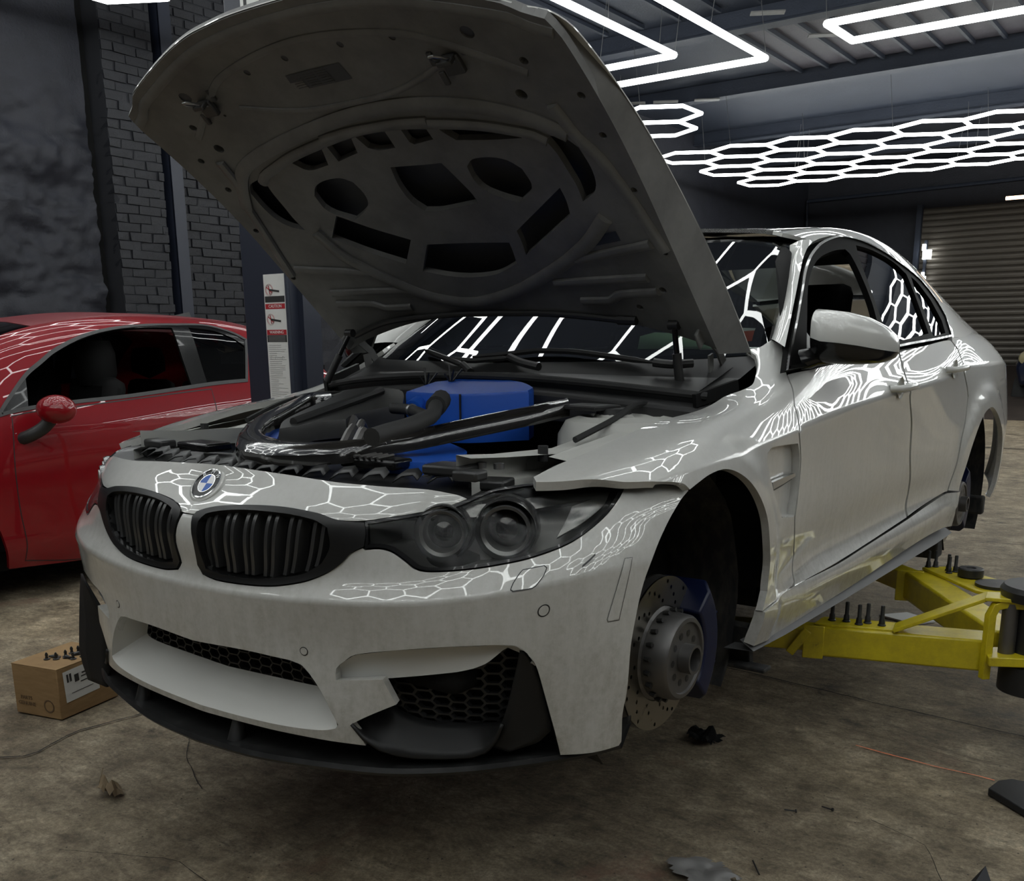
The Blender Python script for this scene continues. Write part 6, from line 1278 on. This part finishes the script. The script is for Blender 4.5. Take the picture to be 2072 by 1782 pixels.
# ================= box of clips, litter, other parts =================
bx = tag(empty('cardboard_box', (-1.49, -.30, 0)), 'brown cardboard box on the floor behind the front lip, clips on top', 'cardboard box')
c4 = [(-1.585, -.438), (-1.372, -.389), (-1.435, -.12), (-1.648, -.169)]; c4 = [(x + 1.49, y + .30) for x, y in c4]; HB = .185
MB().prism(c4, 0, HB).build('box_body', 'card', bx, bevel=.003)
o = MB().prism([(p[0] * 1.0, p[1] * 1.0) for p in c4], HB + .0002, HB + .003).build('box_flap', 'card', bx)
fx = Vector((c4[1][0] - c4[0][0], c4[1][1] - c4[0][1], 0)); rx = Vector((c4[2][0] - c4[1][0], c4[2][1] - c4[1][1], 0)); fu, ru = fx.normalized(), rx.normalized()
def face_m(o0, ux, px, pz):
    z = ux.cross(Vector((0, 0, 1))).normalized(); p = Vector((*o0, 0)) + ux * px + Vector((0, 0, pz)) + z * .0012; return Matrix(((ux.x, 0, z.x, p.x), (ux.y, 0, z.y, p.y), (ux.z, 1, z.z, p.z), (0, 0, 0, 1)))
text('PARTS', .020, 'cardink', bx, mw=face_m(c4[0], fu, .058, .064)); text('GENUINE', .020, 'cardink', bx, mw=face_m(c4[0], fu, .058, .042))
mb = MB().lathe([(.024, 0), (.0245, .0004), (.0200, .0004), (.019, 0)], (0, 0, 0), 'z', 24); T_ = face_m(c4[0], fu, .165, .045); mb.v = [tuple(T_ @ Vector(v)) for v in mb.v]; mb.build('round_print', 'cardink', bx)
T_ = face_m(c4[1], ru, .105, .115); mb = MB().box((0, 0, 0), (.155, .115, .0006)); mb.v = [tuple(T_ @ Matrix.Rotation(.04, 4, 'Z') @ Vector(v)) for v in mb.v]; mb.build('address_label', 'paper', bx)
for (x, y, w_, h_) in ((-.06, .03, .008, .03), (-.05, .03, .003, .03), (-.045, .03, .005, .03), (-.02, .02, .02, .028), (.02, .03, .03, .006), (.02, .018, .04, .004), (.02, .0, .05, .004), (.0, -.03, .10, .002)):
    mb = MB().box((x, y, .0012), (w_, h_, .0004)); mb.v = [tuple(T_ @ Matrix.Rotation(.04, 4, 'Z') @ Vector(v)) for v in mb.v]; mb.build('print_mark', 'ink', bx)
# plastic trim clips on the box
random.seed(12)
cp = MB().lathe([(.001, 0), (.011, 0), (.012, .003), (.006, .005), (.0045, .012), (.006, .018), (.003, .026), (.001, .027)], (0, 0, 0), 'z', 10).build('trim_clip', 'black', smooth=True)
cp2 = MB().tube([(0, 0, .005), (.022, 0, .006), (.03, .004, .008)], [.008, .005, .003], 8).add(*(lambda m_: (m_.v, m_.f))(MB().lathe([(.011, 0), (.012, .003), (.001, .004)], (0, 0, 0), 'z', 10))).build('trim_clip', 'black', smooth=True)
q0 = Vector((*c4[0], 0)); up_ = Vector((c4[3][0] - c4[0][0], c4[3][1] - c4[0][1], 0)); ri_ = fx
spots_ = [(.42, .28), (.50, .40), (.56, .33), (.60, .46), (.66, .42), (.55, .60), (.62, .66), (.70, .60), (.66, .78), (.76, .72), (.80, .84), (.86, .55), (.82, .42), (.90, .62), (.93, .80), (.72, .90)]
for i, (a_, b_) in enumerate(spots_):
    src = cp if i % 3 != 1 else cp2; o = src if i < 2 else src.copy()
    if i >= 2: COL.objects.link(o)
    p = q0 + ri_ * a_ + up_ * b_; o.location = (p.x - 1.49, p.y - .30, HB + .0032); o.rotation_euler = (0, 0, random.uniform(0, 6)); tag(o, 'black plastic trim clip in the %s part of the clips on the cardboard box' % ('front left' if b_ < .5 and a_ < .7 else 'front right' if b_ < .65 else 'rear'), 'trim clip', 'trim clips on the cardboard box')
# crumpled black rag, dry leaf, grey plastic scrap, steel plates
def crumple(name, c, r, h, m, seed, n=14, flat=1.):
    v = []; f = []
    for j in range(n + 1):
        for i in range(n + 1):
            x = (i / n - .5) * 2; y = (j / n - .5) * 2; d = max(0, 1 - (x * x + y * y) * .8)
            k = noise.noise((x * 1.5 + seed, y * 1.5, seed)); k2 = .6 * noise.noise((x * 3 + seed, y * 3, seed * 2))
            v.append((c[0] + r * x * (1 + .35 * k) + r * .2 * k2, c[1] + r * flat * y * (1 + .35 * k2), .004 + h * d * abs(.55 + 1.3 * k + .7 * k2)))
    for j in range(n):
        for i in range(n):
            a = j * (n + 1) + i
            if (i / n - .5)**2 + (j / n - .5)**2 < .20 + .06 * noise.noise((i * .6, j * .6, seed)): f.append((a, a + 1, a + n + 2, a + n + 1))
    o = MB().add(v, f).build(name, m, smooth=True, recalc=False); bm = bmesh.new(); bm.from_mesh(o.data); bmesh.ops.delete(bm, geom=[q for q in bm.verts if not q.link_faces], context='VERTS'); bm.to_mesh(o.data); bm.free(); return o
tag(crumple('black_rag', (.57, .75), .065, .06, 'black_matte', 3.1), 'crumpled black rag on the floor below the brake disc', 'rag')
M['leaf'] = mat('dry_leaf', (.20, .145, .085), .8); M['clear_scrap'] = mat('grey_plastic_scrap', (.16, .155, .15), .35)
lf = tag(crumple('dry_leaf', (-.70, -.63), .05, .05, 'leaf', 8.2, 10, .7), 'curled dry brown leaf on the floor at the lower left', 'leaf')
MB().tube([(-.745, -.63, .02), (-.765, -.60, .055)], .0012, 5).build('leaf_stalk', 'leaf', lf)
tag(crumple('plastic_scrap', (.93, -.03), .085, .022, 'clear_scrap', 5.5, 16, .8), 'thin greyish plastic scrap on the floor at the bottom edge', 'plastic scrap')
tag(MB().prism([(1.427, .855), (1.44, .93), (1.47, .965), (1.50, .968), (1.52, 1.01), (1.60, 1.02), (1.60, .80), (1.545, .76)], 0, .022).build('steel_plate', 'dull_black', bevel=.003), 'dark flat metal plate on the floor at the right edge', 'metal plate') if 'dull_black' in M else None
tag(MB().add([(1.49, .30, 0), (1.555, .29, 0), (1.52, .335, .045), (1.50, .26, 0)], [(0, 1, 2), (0, 2, 3), (3, 2, 1), (0, 3, 1)]).build('metal_wedge', 'dull_black'), 'larger dark pointed metal piece at the bottom right corner', 'metal piece')
tag(MB().add([(1.60, .335, 0), (1.64, .33, 0), (1.62, .35, .028), (1.61, .31, 0)], [(0, 1, 2), (0, 2, 3), (3, 2, 1), (0, 3, 1)]).build('metal_wedge', 'dull_black'), 'small dark pointed metal piece right in the bottom right corner', 'metal piece')
tag(MB().tube([(1.02, .10, .004), (1.06, .045, .004)], .0022, 6).build('bolt_pin', 'black'), 'thin black pin lying on the floor near the bottom edge', 'pin')
for (x, y, a_, lb) in ((.98, .42, .3, 'short dark screw on the floor, left one of the two right of the rag'), (1.06, .50, -.1, 'short dark screw on the floor, right one of the two right of the rag')):
    o = tag(MB().tube([(0, 0, .003), (.03, 0, .003)], .002, 6).tube([(.03, 0, .003), (.034, 0, .004)], .005, 8).build('screw', 'black'), lb, 'screw'); o.location = (x, y, 0); o.rotation_euler = (0, 0, a_)
tag(MB().prism([(.60, 2.62), (.78, 2.55), (.85, 2.66), (.70, 2.74)], 0.0, .01).build('cardboard_scrap', 'paper', bevel=.002), 'pale scrap sheet on the floor behind the far yellow arm', 'scrap')
# dark car parked far right, only its nose in the picture
dk = tag(empty('dark_parked_car', (-.52, 17.6, .28)), 'dark blue car at the right edge in front of the shutter', 'car')
V_ = []
for y, hw, zb, zt in ((-.9, .5, .30, .62), (-.8, .80, .22, .80), (-.4, .88, .18, .92), (.5, .88, .18, .98), (1.1, .86, .18, 1.40), (2.0, .84, .18, 1.45)):
    V_.append([(hw * sx_ * k, y, z) for sx_, k, z in ((-1, .9, zb), (-1, 1, (zb + zt) / 2), (-1, .82, zt), (1, .82, zt), (1, 1, (zb + zt) / 2), (1, .9, zb))])
v = sum(V_, []); f = [(6 * i + j, 6 * i + (j + 1) % 6, 6 * i + 6 + (j + 1) % 6, 6 * i + 6 + j) for i in range(5) for j in range(6)] + [tuple(range(6))[::-1], tuple(range(30, 36))]
MB().add(v, f).build('body', 'dark_blue', dk, bevel=.05)
for sx_ in (-1, 1):
    MB().lathe([(.001, -.03), (.10, -.02), (.12, .03)], (sx_ * .66, -.80, .66), 'y', 16).build('headlamp', 'lamp_yellow', dk, smooth=True); MB().lathe([(.001, -.11), (.30, -.11), (.32, -.08), (.32, .08), (.30, .11), (.001, .11)], (sx_ * .78, -.1, .02), 'x', 24).build('tyre', 'rubber', dk, smooth=True)
MB().box((0, -.92, .42), (.9, .06, .12)).build('grille', 'black', dk, bevel=.01)
